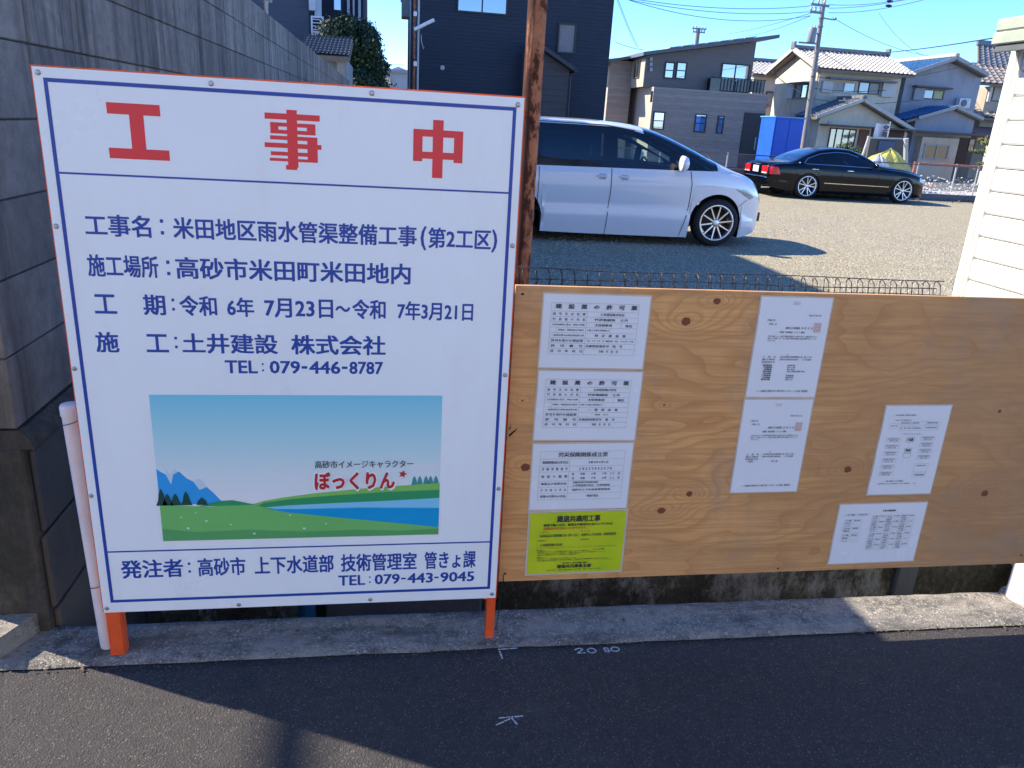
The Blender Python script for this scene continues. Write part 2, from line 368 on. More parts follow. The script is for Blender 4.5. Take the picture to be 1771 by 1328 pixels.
# canal: bed, water, walls
mb=MB(); mb.box(-14,14,2.12,2.95,-1.5,-1.35); tag(mb.build('canal_bed',CANAL),kind='structure')
WAT=NT('water'); WAT.set(color=(0.012,0.016,0.013),rough=0.08,spec=0.5); WAT.bump(WAT.noise(WAT.P(),9,3),0.15,0.01)
mb=MB(); mb.quad((-14,2.1,-1.22),(14,2.1,-1.22),(14,2.97,-1.22),(-14,2.97,-1.22)); tag(mb.build('canal_water',WAT.m),kind='structure')
def rough_wall(name,x0,x1,y,z0,z1,th,mat,n,amp,face=-1):
    mb=MB(); vs=[]; nz=max(3,int((z1-z0)/0.06)); 
    for j in range(nz+1):
        for i in range(n+1):
            x=x0+(x1-x0)*i/n; z=z0+(z1-z0)*j/nz
            vs.append((x,y+face*amp*noise.fractal(Vector((x*4,z*6,3.1)),0.9,2,4),z))
    fs=[(j*(n+1)+i,j*(n+1)+i+1,(j+1)*(n+1)+i+1,(j+1)*(n+1)+i) for j in range(nz) for i in range(n)]
    mb.add(vs,fs,0,True)
    b=(n+1)*nz
    for i in range(n):
        mb.quad(vs[b+i],vs[b+i+1],(vs[b+i+1][0],y-face*th,z1),(vs[b+i][0],y-face*th,z1))
    o=mb.build(name,mat,fix=False); tag(o,kind='structure'); return o
rough_wall('canal_wall',-14,14,2.90,-1.5,0.004,0.12,CANAL,160,0.012)
mb=MB(); mb.box(-14,14,2.02,2.115,-1.5,-0.05); tag(mb.build('canal_wall_near',CANAL),kind='structure')
# concrete edge strip between asphalt and canal, ragged front edge
mb=MB(); n=420; vs=[]; rows=[0,0.12,0.3,0.5,0.7,0.88,1.0]
for i in range(n+1):
    x=-7+14.0*i/n
    yf=1.955-0.006*x+0.0035*noise.fractal(Vector((x*4,0,9)),0.9,2,5); yb=2.135-0.006*x+0.004*noise.noise(Vector((x*9,3,2)))
    for k,t in enumerate(rows):
        y=yf+(yb-yf)*t; z=0.010+0.0018*noise.fractal(Vector((x*14,y*14,5)),0.9,2,4)-(0.009 if t==0 else 0)
        vs.append((x,y,z))
    vs.append((x,yb,-0.12)); 
m_=len(rows)+1
fs=[(i*m_+k,(i+1)*m_+k,(i+1)*m_+k+1,i*m_+k+1) for i in range(n) for k in range(m_-1)]
mb.add(vs,fs,0,True); tag(mb.build('kerb',KERB,fix=False),kind='structure')
# loose old kerb slab at the wall's foot
mb=MB(); pts=[(-1.46,2.06,0.0),(-1.085,1.995,0.0),(-1.02,2.13,0.0),(-1.07,2.26,0.0),(-1.46,2.30,0.0)]
mb.prism(pts,(0,0,0.075)); o=mb.build('kerb_slab',KERB); tag(o,'broken grey concrete slab lying at the foot of the block wall','slab')
# loose grit on the asphalt
GRIT=simple('grit',(0.085,0.075,0.066),0.9,0.5,70)
mb=MB()
for i in range(7000):
    x=random.uniform(-1.35,2.3); y=1.12+(1.92-1.12)*random.random()
    r=random.choice((0.0014,0.002,0.0026,0.0036)); h=r*random.uniform(0.4,0.8); a=random.random()*3
    vs=[(x+r*math.cos(a+k*1.57)*random.uniform(0.7,1.2),y+r*math.sin(a+k*1.57)*random.uniform(0.7,1.2),-0.0005) for k in range(4)]+[(x,y,h)]
    mb.add(vs,[(0,1,4),(1,2,4),(2,3,4),(3,0,4)],0)
tag(mb.build('asphalt_grit',GRIT,fix=False),kind='stuff')
# pebbles in the gravel lot (nearest part seen above the plywood)
PEB=simple('pebble',(0.36,0.33,0.27),0.9,0.45,30)
mb=MB()
for i in range(9000):
    x=random.uniform(0.6,9.5); y=6.6+9*random.random()**1.5
    r=random.uniform(0.006,0.02); a=random.random()*3; 
    vs=[(x+r*math.cos(a+k*1.26)*random.uniform(0.7,1.2),y+r*math.sin(a+k*1.26)*random.uniform(0.7,1.2),-0.002) for k in range(5)]+[(x,y,r*random.uniform(0.4,0.8)+0.004)]
    mb.add(vs,[(k,(k+1)%5,5) for k in range(5)],0)
tag(mb.build('gravel_pebbles',PEB,fix=False),kind='stuff')
# fallen leaves and dead weeds, sparse
LEAF=simple('dry_weed',(0.16,0.11,0.045),0.9,0.4,20)
mb=MB()
for i in range(700):
    if i<250: x,y=random.uniform(9,40),21.6+random.uniform(-0.5,0.1)
    else: x,y=random.uniform(1,12),random.uniform(6.8,16)
    r=random.uniform(0.012,0.04) if i>=250 else random.uniform(0.04,0.14); a=random.random()*6
    mb.add([(x,y,0.0),(x+r*math.cos(a),y+r*math.sin(a),0.012),(x+r*math.cos(a+.4)*.8,y+r*math.sin(a+.4)*.8,r*(0.9 if i<250 else 0.3))],[(0,1,2)],0)
tag(mb.build('dry_weeds',LEAF,fix=False),kind='stuff')
# crumbs of old leaf and dirt along the joint between strip and asphalt
CRUMB=simple('leaf_crumb',(0.13,0.085,0.045),0.9,0.5,40); mb=MB()
for i in range(520):
    x=random.uniform(-1.25,2.4); y=1.952-0.006*x+random.gauss(0,0.010) if random.random()<0.75 else random.uniform(1.95,2.12)
    if i%9==0: x=random.uniform(-1.1,-0.9); y=random.uniform(2.0,2.14)
    r=random.uniform(0.001,0.0045)*(1.8 if random.random()<0.08 else 1); a=random.random()*6; z=0.012 if y>1.956 else 0.003
    mb.add([(x+r*math.cos(a),y+r*math.sin(a),z),(x+r*math.cos(a+2),y+r*math.sin(a+2),z+r*0.5),(x+r*math.cos(a+3.4),y+r*math.sin(a+3.4),z+0.0008),(x+r*math.cos(a+5),y+r*math.sin(a+5),z+r*.4)],[(0,1,2,3)],0)
tag(mb.build('leaf_litter',CRUMB,fix=False),kind='stuff')
# chalk marks
CH=NT('chalk'); _m=CH.noise(CH.P(),330,3,0.7)
CH.set(color=(0.72,0.73,0.74),rough=0.95); CH.b.inputs['Alpha'].default_value=1
CH.l(CH.ramp(_m,[(0.40,0.0),(0.52,0.95)]),CH.b.inputs['Alpha'])
def stroke(mb,pts,w):
    for a,b in zip(pts,pts[1:]):
        a=Vector((a[0],a[1],0.004)); b=Vector((b[0],b[1],0.004)); d=(b-a).normalized(); s=Vector((-d.y,d.x,0))*w/2
        mb.quad(a-s,b-s,b+s,a+s)
def arc(cx,cy,rx,ry,a0=0,a1=360,n=12): return [(cx+rx*math.cos(R_(a0+(a1-a0)*i/n)),cy+ry*math.sin(R_(a0+(a1-a0)*i/n))) for i in range(n+1)]
for pts_list in ([[(0.338,1.938),(0.342,1.900)],[(0.335,1.944),(0.395,1.946)]],
                 [[(0.570,1.925),(0.586,1.932),(0.596,1.925),(0.575,1.908),(0.602,1.909)],arc(0.622,1.917,0.013,0.011)],
                 [arc(0.669,1.922,0.007,0.005),arc(0.670,1.912,0.008,0.005),arc(0.697,1.918,0.013,0.010)],
                 [[(0.299,1.660),(0.366,1.662)],[(0.333,1.660),(0.345,1.632)],[(0.330,1.655),(0.288,1.635)]]):
    mb=MB()
    for p in pts_list: stroke(mb,p,0.0048)
    tag(mb.build('road_markings',CH.m,fix=False),kind='structure')

# ================================================================== block wall on the left
XW=-1.0; Y0W=2.12; Z0W=0.66; BH=0.2; BL=0.4
wall=empty('block_wall',(XW-0.08,Y0W,0.0),'tall grey concrete block wall streaked with dark water stains','wall')
mb=MB(); mb.box(XW-0.15,XW-0.010,Y0W+0.012,21.0,Z0W,Z0W+8*BH-0.004); mb.build('mortar_core',MORTAR,wall)
bb=MB(); bb.box(-0.145,0,0.0022,BL-0.0022,0.0022,BH-0.0022,0,0.003); bme=bb.mesh('block',BLOCK)
nind=18
for j in range(8):
    for i in range(nind):
        if Y0W+i*BL>9.3: continue
        o=link_mesh('block',bme,wall,(XW-0.0+random.uniform(-0.0015,0.0015),Y0W+i*BL,Z0W+j*BH))
rest=MB()
for j in range(8):
    for i in range(nind,47):
        rest.box(XW-0.145,XW,Y0W+i*BL+0.003,Y0W+(i+1)*BL-0.003,Z0W+j*BH+0.003,Z0W+(j+1)*BH-0.003)
o=rest.build('far_blocks',BLOCK,wall); o['kind']='stuff'
# cast concrete retaining wall the blocks stand on (runs down into the canal)
base=empty('retaining_wall',(XW-0.08,Y0W,-1.3),'dark stained concrete retaining wall under the grey blocks','wall')
mb=MB(); mb.box(XW-0.17,XW+0.006,Y0W+0.0,21.0,-1.4,0.600,0,0.006); mb.build('cast_body',CASTW,base)
mb=MB(); mb.prism([(XW-0.16,Y0W+0.004,0.600),(XW+0.035,Y0W+0.004,0.600),(XW+0.028,Y0W+0.004,0.628),(XW+0.006,Y0W+0.004,0.656),(XW-0.16,Y0W+0.004,0.656)],(0,18.8,0)); mb.build('ledge',CASTW,base)
# large stone-like facing blocks under the ledge, uneven joints
FACE=m_concrete('facing_block',(0.07,0.07,0.072),(0.15,0.15,0.15),(0.03,0.03,0.03),scale=2.8,bump=0.8,bs=120,streak=True,objvar=0.5)
zr=0.585
for j,hh in enumerate((0.27,0.25,0.3,0.3)):
    y=Y0W+0.03-(0.12 if j%2 else 0)
    while y<8:
        L=0.62; a=max(y,Y0W+0.02)
        mb=MB(); mb.box(XW+0.004,XW+0.022+random.uniform(-0.004,0.004),a,y+L-0.012,zr-hh+0.012,zr,0,0.006); mb.build('facing_block',FACE,base); y+=L
    zr-=hh

# ================================================================== construction sign
YB=1.963
sign=empty('construction_sign',(-0.23,YB,0.0),'tall white notice board with red title and blue lettering on an orange frame','sign')
mb=MB(); mb.box(-0.778,0.320,YB,YB+0.003,0.176,1.586); mb.build('panel',WHITE,sign)
mb=MB(); e=0.0035
mb.box(-0.778-e,-0.742,YB+0.0035,YB+0.030,0.176,1.586+e); mb.box(0.284,0.320+e,YB+0.0035,YB+0.030,0.170,1.586+e)
mb.box(-0.742,0.284,YB+0.0035,YB+0.030,1.556,1.586+e); mb.box(-0.742,0.284,YB+0.0035,YB+0.030,0.180,0.21); mb.box(-0.742,0.284,YB+0.0035,YB+0.03,0.86,0.89)
mb.build('frame',ORANGE,sign)
mb=MB(); mb.box(-0.786,-0.7825,YB+0.030,YB+0.066,0.0,0.30); mb.box(-0.7825,-0.750,YB+0.0305,YB+0.0345,0.0,0.30); mb.box(-0.7505,-0.747,YB+0.0345,YB+0.066,0.0,0.30); mb.build('leg',ORANGE,sign)
mb=MB(); mb.box(0.300,0.3035,YB+0.030,YB+0.062,0.0,0.30); mb.box(0.3035,0.326,YB+0.0305,YB+0.034,0.0,0.30); mb.build('leg',ORANGE,sign)
# printed border and rules
mb=MB(); Yp=YB-0.0006
def ring(mb,x0,x1,z0,z1,w,Y,mi=0):
    mb.quad((x0,Y,z0),(x1,Y,z0),(x1,Y,z0+w),(x0,Y,z0+w),mi); mb.quad((x0,Y,z1-w),(x1,Y,z1-w),(x1,Y,z1),(x0,Y,z1),mi)
    mb.quad((x0,Y,z0+w),(x0+w,Y,z0+w),(x0+w,Y,z1-w),(x0,Y,z1-w),mi); mb.quad((x1-w,Y,z0+w),(x1,Y,z0+w),(x1,Y,z1-w),(x1-w,Y,z1-w),mi)
ring(mb,-0.757,0.302,0.208,1.564,0.0085,Yp); mb.build('border_line',BLUE,sign)
for z in (1.361,0.368):
    mb=MB(); mb.quad((-0.7485,Yp,z-0.0022),(0.2935,Yp,z-0.0022),(0.2935,Yp,z+0.0022),(-0.7485,Yp,z+0.0022)); mb.build('rule_line',BLUE,sign)
# title characters
mb=MB(); cells(mb,[(0.03,0.90,0.80,1.0),(0.385,0.62,0.15,0.85),(0.0,1.0,0.0,0.19)],-0.636,-0.505,1.399,1.5205,Yp); mb.build('title_character',RED,sign)
mb=MB(); cells(mb,[(0.40,0.58,0.04,1.0),(0.02,0.98,0.835,0.935),(0.11,0.90,0.72,0.785),(0.11,0.90,0.60,0.665),(0.11,0.25,0.60,0.785),(0.75,0.90,0.60,0.785),
   (0.10,0.93,0.50,0.565),(0.0,1.0,0.365,0.445),(0.10,0.93,0.235,0.30),(0.75,0.93,0.14,0.565),(0.08,0.93,0.14,0.19),(0.36,0.56,0.0,0.08)],-0.291,-0.161,1.392,1.527,Yp); mb.build('title_character',RED,sign)
mb=MB(); cells(mb,[(0.39,0.60,0.0,1.0),(0.0,1.0,0.71,0.83),(0.0,1.0,0.33,0.45),(0.0,0.185,0.28,0.83),(0.82,1.0,0.28,0.83)],0.055,0.175,1.389,1.524,Yp); mb.build('title_character',RED,sign)
Z1,Z2,Z3,Z4,Z6=(1.220,1.270),(1.123,1.175),(1.030,1.080),(0.933,0.984),(0.284,0.340)
LET=[('工事名',-0.706,-0.562,*Z1),('：',-0.548,-0.5235,1.228,1.264),('米田地区雨水管渠整備工事',-0.510,0.066,*Z1),('(',0.078,0.090,1.212,1.270),('第2工区',0.097,0.254,1.218,1.268),(')',0.258,0.270,1.212,1.268),
 ('施工場所',-0.711,-0.553,*Z2),('：',-0.539,-0.520,1.130,1.166),('高砂市米田町米田地内',-0.511,0.052,*Z2),
 ('工',-0.706,-0.658,1.032,1.078),('期',-0.594,-0.545,*Z3),('：',-0.532,-0.519,1.042,1.072),('令和',-0.510,-0.424,*Z3),('6年',-0.398,-0.335,1.030,1.078),('7月23日',-0.308,-0.142,1.030,1.078),('〜',-0.134,-0.099,1.048,1.062),('令和',-0.092,-0.010,*Z3),('7年3月21日',0.022,0.216,1.030,1.078),
 ('施',-0.713,-0.662,*Z4),('工',-0.596,-0.546,0.935,0.980),('：',-0.533,-0.520,0.945,0.975),('土井建設',-0.511,-0.282,*Z4),('株式会社',-0.246,-0.010,*Z4),
 ('TEL',-0.412,-0.334,0.881,0.914),('：',-0.324,-0.316,0.886,0.908),('079',-0.302,-0.228,0.881,0.914),('-',-0.222,-0.210,0.895,0.900),('446',-0.203,-0.126,0.881,0.914),('-',-0.120,-0.108,0.895,0.900),('8787',-0.101,-0.016,0.881,0.914),
 ('発注者',-0.719,-0.560,*Z6),('：',-0.549,-0.536,0.296,0.328),('高砂市',-0.519,-0.394,*Z6),('上下水道部',-0.368,-0.153,*Z6),('技術管理室',-0.131,0.082,*Z6),('管きょ課',0.106,0.254,*Z6),
 ('TEL',-0.139,-0.065,0.238,0.270),('：',-0.055,-0.047,0.243,0.265),('079',-0.036,0.034,0.238,0.270),('-',0.040,0.051,0.252,0.256),('443',0.058,0.130,0.238,0.270),('-',0.136,0.147,0.252,0.256),('9045',0.154,0.252,0.238,0.270)]
for s_,x0,x1,z0,z1 in LET:
    mb=MB()
    if s_=='：':
        xm=(x0+x1)/2; q=(z1-z0)*0.115
        for zc_ in (z0+q,z1-q): mb.quad((xm-q*.9,Yp,zc_-q),(xm+q*.9,Yp,zc_-q),(xm+q*.9,Yp,zc_+q),(xm-q*.9,Yp,zc_+q))
    else: text_in(mb,s_,x0,x1,z0,z1,Yp,bold=0.024)
    mb.build('lettering',BLUE,sign,fix=False)
# printed landscape picture (flat print on the panel)
pic=MB(); PX0,PX1,PZ0,PZ1=-0.603,0.143,0.398,0.821
PS=NT('print_sky'); s_=PS.sep(PS.P()); mr=PS.n('ShaderNodeMapRange'); PS.l(s_[2],mr.inputs[0]); mr.inputs[1].default_value=0.50; mr.inputs[2].default_value=0.82
PS.set(color=PS.ramp(mr.outputs[0],[(0.0,(0.82,0.84,0.88)),(0.3,(0.68,0.80,0.84)),(0.65,(0.42,0.72,0.80)),(1.0,(0.20,0.62,0.80))]),rough=0.3)
def pr(name,c): return simple('print_'+name,c,0.32,0.03,12)
pmats=[PS.m,pr('mountain',(0.03,0.36,0.82)),pr('snow',(0.55,0.72,0.85)),pr('light_green',(0.22,0.56,0.12)),pr('dark_green',(0.03,0.32,0.13)),pr('meadow',(0.17,0.52,0.15)),pr('water_light',(0.22,0.62,0.88)),pr('water',(0.0,0.33,0.68)),pr('fir',(0.008,0.07,0.06)),pr('teal',(0.06,0.30,0.32)),pr('cloud',(0.70,0.77,0.84)),pr('meadow_low',(0.10,0.38,0.13))]
def pp(pts,mi,k):
    pic.poly([(PX0+u*(PX1-PX0),YB-0.0006-0.0002*k,PZ0+v*(PZ1-PZ0)) for u,v in pts],mi)
pp([(0,0),(1,0),(1,1),(0,1)],0,0)
pp([(0,.26),(.22,.26),(.19,.33),(.165,.38),(.14,.36),(.12,.42),(.10,.44),(.075,.49),(.055,.47),(.045,.40),(.03,.47),(.012,.49),(0,.51)],1,1)
pp([(.03,.47),(.045,.40),(.055,.47),(.075,.49),(.06,.505),(.045,.47),(.03,.51)],2,2)
pp([(.12,.42),(.14,.36),(.165,.38),(.15,.43),(.135,.44)],2,2)
for n_,c in enumerate(((.68,.40,.05),(.74,.41,.035),(.92,.46,.045),(.965,.47,.034))): pp([(c[0]+c[2]*math.cos(a/8*math.pi),c[1]+c[2]*1.6*math.sin(a/8*math.pi)) for a in range(9)],10,1+n_*0.3)
for u in (.905,.925,.948,.965,.985): pp([(u-.012,.36),(u+.012,.38),(u+.006,.42),(u,.44),(u-.006,.42)],9,2)
pp([(.30,.24),(1,.24),(1,.385),(.86,.37),(.70,.35),(.55,.325),(.44,.30),(.36,.275)],3,3)
pp([(.30,.20),(1,.24),(1,.335),(.8,.325),(.6,.305),(.46,.285),(.36,.262)],4,4)
pp([(.36,.228),(.45,.240),(.6,.25),(.8,.26),(1,.275),(1,.18),(.7,.19),(.44,.20)],6,5)
pp([(.38,.215),(.5,.212),(.7,.215),(1,.20),(1,.05),(.7,.12),(.44,.17)],7,6)
pp([(0,0),(1,0),(1,.055),(.9,.08),(.75,.115),(.6,.15),(.44,.19),(.38,.215),(.33,.25),(.25,.27),(.18,.24),(.08,.25),(0,.26)],5,7)
pp([(.13,.245),(.20,.245),(.33,.25),(.25,.285),(.20,.28)],4,8)
pp([(0,0),(1,0),(1,.045),(.85,.035),(.7,.05),(.5,.045),(.3,.07),(.12,.06),(0,.09)],11,8)
for u,h in ((.008,.12),(.028,.085),(.055,.085),(.092,.10),(.145,.055)): pp([(u-.02,.255),(u+.02,.255),(u+.012,.29),(u+.008,.255+h*.7),(u,.255+h),(u-.008,.255+h*.7),(u-.012,.29)],8,9)
for u,v,r in ((.09,.09,.006),(.07,.17,.004),(.155,.14,.005),(.32,.04,.006),(.50,.07,.006),(.58,.10,.004),(.12,.20,.003),(.45,.17,.004),(.24,.11,.004)):
    pp([(u+r*math.cos(a/3*math.pi),v+r*1.1*math.sin(a/3*math.pi)) for a in range(6)],10,9)
po=pic.build('printed_landscape',pmats,sign,fix=False)
mb=MB(); text_in(mb,'高砂市イメージキャラクター',-0.196,0.068,0.610,0.633,YB-0.0030,bold=0.015); mb.build('caption',INK,po,fix=False)
mb=MB(); text_in(mb,'ぼっくりん',-0.200,0.020,0.544,0.600,YB-0.0026,bold=0.085,heavy=True); mb.build('caption_outline',WHITE,po,fix=False)
mb=MB(); text_in(mb,'ぼっくりん',-0.197,0.017,0.547,0.597,YB-0.0032,bold=0.040,heavy=True)
st=[(0.040+(0.0125 if k%2==0 else 0.0055)*math.sin(k*math.pi/5+0.25),YB-0.0030,0.590+(0.0125 if k%2==0 else 0.0055)*math.cos(k*math.pi/5+0.25)) for k in range(10)]
mb.poly(st); mb.build('caption',simple('print_red',(0.52,0.02,0.03),0.4,0.03),po,fix=False)
# screws
sb=MB(); sb.lathe([(0.0062,0.0),(0.0062,-0.0012),(0.0040,-0.0018)],(0,0,0),'y',12); sb.lathe([(0.0042,-0.0018),(0.0040,-0.0048),(0.0,-0.0052)],(0,0,0),'y',6,smooth=False)
sme=sb.mesh('screw',STEEL)
for x,z in ((-0.766,1.574),(-0.403,1.574),(-0.043,1.575),(0.305,1.570),(-0.770,1.239),(0.311,1.23),(-0.771,0.889),(0.311,0.881),(-0.771,0.538),(0.311,0.54),(-0.769,0.190),(-0.418,0.186),(-0.05,0.187),(0.309,0.190)):
    link_mesh('screw',sme,sign,(x,YB,z))

# ================================================================== plywood hoarding with notices
YP=2.000
ply=empty('plywood_sheet',(1.24,YP,0.205),'long weathered plywood sheet with dark knots, pinned with paper notices','board')
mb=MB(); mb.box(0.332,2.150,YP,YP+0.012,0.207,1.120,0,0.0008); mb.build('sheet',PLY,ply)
mb=MB(); 
for z in (0.42,0.95): mb.box(0.30,2.30,YP+0.0125,YP+0.040,z-0.02,z+0.02)
mb.build('batten',simple('batten_wood',(0.42,0.26,0.13),0.8,0.2,9),ply)
for (kx_,kz_,rr_) in ((0.819,1.030,0.0),):
    pass
def m_tear():
    mb=MB(); mb.poly([(0.336,YP-0.0008,0.690),(0.350,YP-0.0008,0.702),(0.364,YP-0.0008,0.712),(0.352,YP-0.0008,0.697),(0.340,YP-0.0008,0.684)]); mb.poly([(0.336,YP-0.0008,0.708),(0.343,YP-0.0008,0.722),(0.340,YP-0.0008,0.706)])
    return mb
m_tear().build('split',simple('split_dark',(0.03,0.012,0.01),0.8),ply,fix=False)
# steel pipe rail and posts the boards are tied to
gr=empty('guard_post',(-0.845,2.045,0.0),'white steel guard post with a capped top beside the orange frame','post')
tp=at(139,700,2.045); X_=-0.816
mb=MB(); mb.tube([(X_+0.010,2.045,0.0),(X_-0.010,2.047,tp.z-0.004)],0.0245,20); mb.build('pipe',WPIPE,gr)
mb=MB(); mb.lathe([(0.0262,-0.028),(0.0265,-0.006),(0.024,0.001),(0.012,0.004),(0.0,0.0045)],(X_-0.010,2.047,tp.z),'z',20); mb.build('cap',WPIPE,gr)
for z,xx in ((0.72,-0.010),(0.225,0.006)):
    mb=MB(); mb.tube([(X_+xx+0.030*math.cos(a/8*math.pi),2.045-0.030*math.sin(a/8*math.pi),z-0.012*a/8*2+0.01) for a in range(-1,10)],0.0011,5); mb.build('tie_wire',DARKW,gr)
g2=empty('guard_post',(2.262,2.075,0.0),'thick white steel post at the end of the plywood sheet','post')
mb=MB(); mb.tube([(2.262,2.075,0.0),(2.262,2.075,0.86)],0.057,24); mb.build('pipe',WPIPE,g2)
mb=MB(); mb.tube([(2.262,2.075,0.0),(2.262,2.075,0.012)],0.075,24); mb.build('base_ring',KERB,g2)
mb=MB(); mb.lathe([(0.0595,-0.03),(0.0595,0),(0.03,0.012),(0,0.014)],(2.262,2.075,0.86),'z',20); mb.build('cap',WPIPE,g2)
mb=MB(); mb.tube([(0.345,2.016,0.19),(0.343,2.02,0.10),(0.338,2.03,0.012)],0.0015,5); mb.tube([(0.345,1.994,0.235),(0.347,1.996,0.205),(0.345,2.016,0.19)],0.0015,5)
tag(mb.build('loose_wire',DARKW),'thin dark wire hanging from the lower left corner of the plywood','wire')
# nails
def notice(x0,z1,w,h,rot,label,content,sheetmat=PAPER,group='paper notices on the plywood',margin=0.004,extra=None):
    """a sheet of paper in a clear sleeve; content in mm from its top left corner"""
    Yn=YP-0.0016; cx,cz=x0+w/2,z1-h/2; ca,sa=math.cos(R_(rot)),math.sin(R_(rot))
    def T(mb):
        mb.v=[(cx+(p[0]-cx)*ca-(p[2]-cz)*sa,p[1],cz+(p[0]-cx)*sa+(p[2]-cz)*ca) for p in mb.v]; return mb
    t=empty('paper_notice',(cx,YP,z1-h),label,'notice',group)
    nx,nz=14,12; mb=MB(); sd=random.random()*50; vs=[]
    def bul(x,z): return -0.0009*abs(noise.noise(Vector((x*9+sd,z*9,0))))*2
    for j in range(nz+1):
        for i in range(nx+1):
            x=x0+w*i/nx; z=z1-h+h*j/nz; vs.append((x,Yn+bul(x,z)*(0 if j in(0,nz) and i in (0,nx) else 1),z))
    mb.add(vs,[(j*(nx+1)+i,j*(nx+1)+i+1,(j+1)*(nx+1)+i+1,(j+1)*(nx+1)+i) for j in range(nz) for i in range(nx)],0,True)
    T(mb).build('sheet',sheetmat,t,fix=False)
    mb=MB(); ring(mb,x0-margin,x0+w+margin,z1-h-margin,z1+margin,margin,Yn+0.0006); T(mb).build('sleeve_edge',SLEEVE,t,fix=False)
    inks={}
    for c in content:
        key=c[1]; m=inks.setdefault(key,MB())
        if c[0]=='t':
            _,ink,s,xa,xb,ya,yb=c[:7]; bold=min(c[7],0.032) if len(c)>7 and c[7]>0.015 else 0.010
            text_in(m,s,x0+xa/1000,x0+xb/1000,z1-yb/1000,z1-ya/1000,Yn-0.0030,bold=bold,res=1)
        elif c[0]=='l':
            _,ink,xa,ya,xb,yb,wd=c; wd/=1000
            A=(x0+min(xa,xb)/1000,z1-max(ya,yb)/1000); B=(x0+max(xa,xb)/1000,z1-min(ya,yb)/1000)
            if xa==xb: m.quad((A[0]-wd/2,Yn-0.0026,A[1]),(A[0]+wd/2,Yn-0.0026,A[1]),(A[0]+wd/2,Yn-0.0026,B[1]),(A[0]-wd/2,Yn-0.0026,B[1]))
            else: m.quad((A[0],Yn-0.0026,A[1]-wd/2),(B[0],Yn-0.0026,A[1]-wd/2),(B[0],Yn-0.0026,A[1]+wd/2),(A[0],Yn-0.0026,A[1]+wd/2))
    names={'k':'lettering','b':'rule_lines','r':'seal','o':'red_lettering'}
    mats={'k':INK,'b':INKB,'r':SEAL,'o':OCHRE}
    for k,m in inks.items():
        if m.v: T(m).build(names[k],mats[k],t,fix=False)
    return t
SLEEVE=simple('clear_sleeve',(0.60,0.55,0.50),0.15,0.1,10,spec=0.8)
SEAL=simple('seal_red',(0.72,0.38,0.33),0.5,0.05); OCHRE=simple('red_print',(0.62,0.16,0.04),0.5,0.05)
def boxl(x0,y0,x1,y1,w=0.35,k='b'): return [('l',k,x0,y0,x1,y0,w),('l',k,x0,y1,x1,y1,w),('l',k,x0,y0,x0,y1,w),('l',k,x1,y0,x1,y1,w)]
def permit(kind):
    c=[('t','k','建　設　業　の　許　可　票',34,262,26,39,0.025)]
    X0,X1,XM=22,268,123
    rows=[23,46,61,76,91,106,121,136,151,168]
    for y in rows: c.append(('l','b',X0,y,X1,y,0.45))
    c+=[('l','b',X0,23,X0,168,0.45),('l','b',X1,23,X1,168,0.45),('l','b',XM,46,XM,168,0.45),('l','b',222,76,222,91,0.4),('l','b',70,76,70,91,0.4),('l','b',42,91,42,106,0.4),('l','b',193,91,193,106,0.4)]
    L=['商　号　又　は　名　称','代　表　者　の　氏　名','主任技術者の氏名　専任の有無','資格名　資格者証交付番号','一般建設業又は特定建設業の別','許可を受けた建設業','許　可　番　号','許　可　年　月　日']
    for i,s in enumerate(L):
        small=i in(2,3,4); y=rows[i+1]
        c.append(('t','k',s,28 if i!=3 else 46,118,y+(4.8 if small else 3.6),y+(9.6 if small else 11.2),0.022))
    Rr=['土井建設株式会社','代表取締役　土井','主任技術者','１級土木施工管理技士','特　定　建　設　業' if kind==0 else '一　般　建　設　業','土木　とび・土工　石　鋼構造物　ほ装　しゅんせつ　水道' if kind==0 else '建築　大工','兵庫県知事許可　第　号','令和　年　月　日']
    for i,s in enumerate(Rr):
        y=rows[i+1]; a,b=[(160,228),(145,240),(147,196),(126,190),(150,238),((128,262) if kind==0 else (172,212)),(126,232),(165,220)][i]
        sm=i in(3,5); c.append(('t','k',s,a,b,y+(4.8 if sm else 3.4),y+(9.4 if sm else 11),0.022))
    c.append(('t','k','専任',234,254,80,88,0.022))
    return c
notice(0.410,1.099,0.298,0.207,-0.3,'topmost white notice of the left column, ruled table close under the plywood edge',permit(0))
notice(0.410,0.881,0.299,0.207,-0.4,'second white notice from the top of the left column, with a ruled table',permit(1))
c=[('t','k','労災保険関係成立票',75,222,26,41,0.022)]; rows=[23,47,69,88,117,137,157,178]
for y in rows: c.append(('l','b',22,y,274,y,0.45))
c+=[('l','b',22,23,22,178,0.45),('l','b',274,23,274,178,0.45),('l','b',110,47,110,178,0.45)]
for s,ya,yb in (('保険関係成立年月日',53,62),('労　働　保　険　番　号',74,83),('事　業　の　期　間',98,107),('事業主の住所氏名',122,130),('注　文　者　の　氏　名',142,150),('事業主代理人の氏名',163,171)): c.append(('t','k',s,29,105,ya,yb,0.022))
c+=[('t','k','令和６年６月１日',165,225,54,62,0.022),('t','k','２８１０７００１０７４',140,238,74,83,0.022),('t','k','自　　令和　　６年　　７月　２３　日',120,264,91,99,0.022),('t','k','至　　令和　　７年　　３月　２１　日',120,264,105,113,0.022),
    ('t','k','兵庫県高砂市米田町米田',124,200,119,126,0.018),('t','k','土井建設株式会社　代表取締役',124,238,129,135.5,0.018),('t','k','高砂市上下水道事業管理者',124,240,143,150,0.018),('t','k','現場代理人',170,206,163,171,0.018)]
notice(0.411,0.662,0.296,0.211,0.2,'third white notice down in the left column, above the yellow-green poster',c)
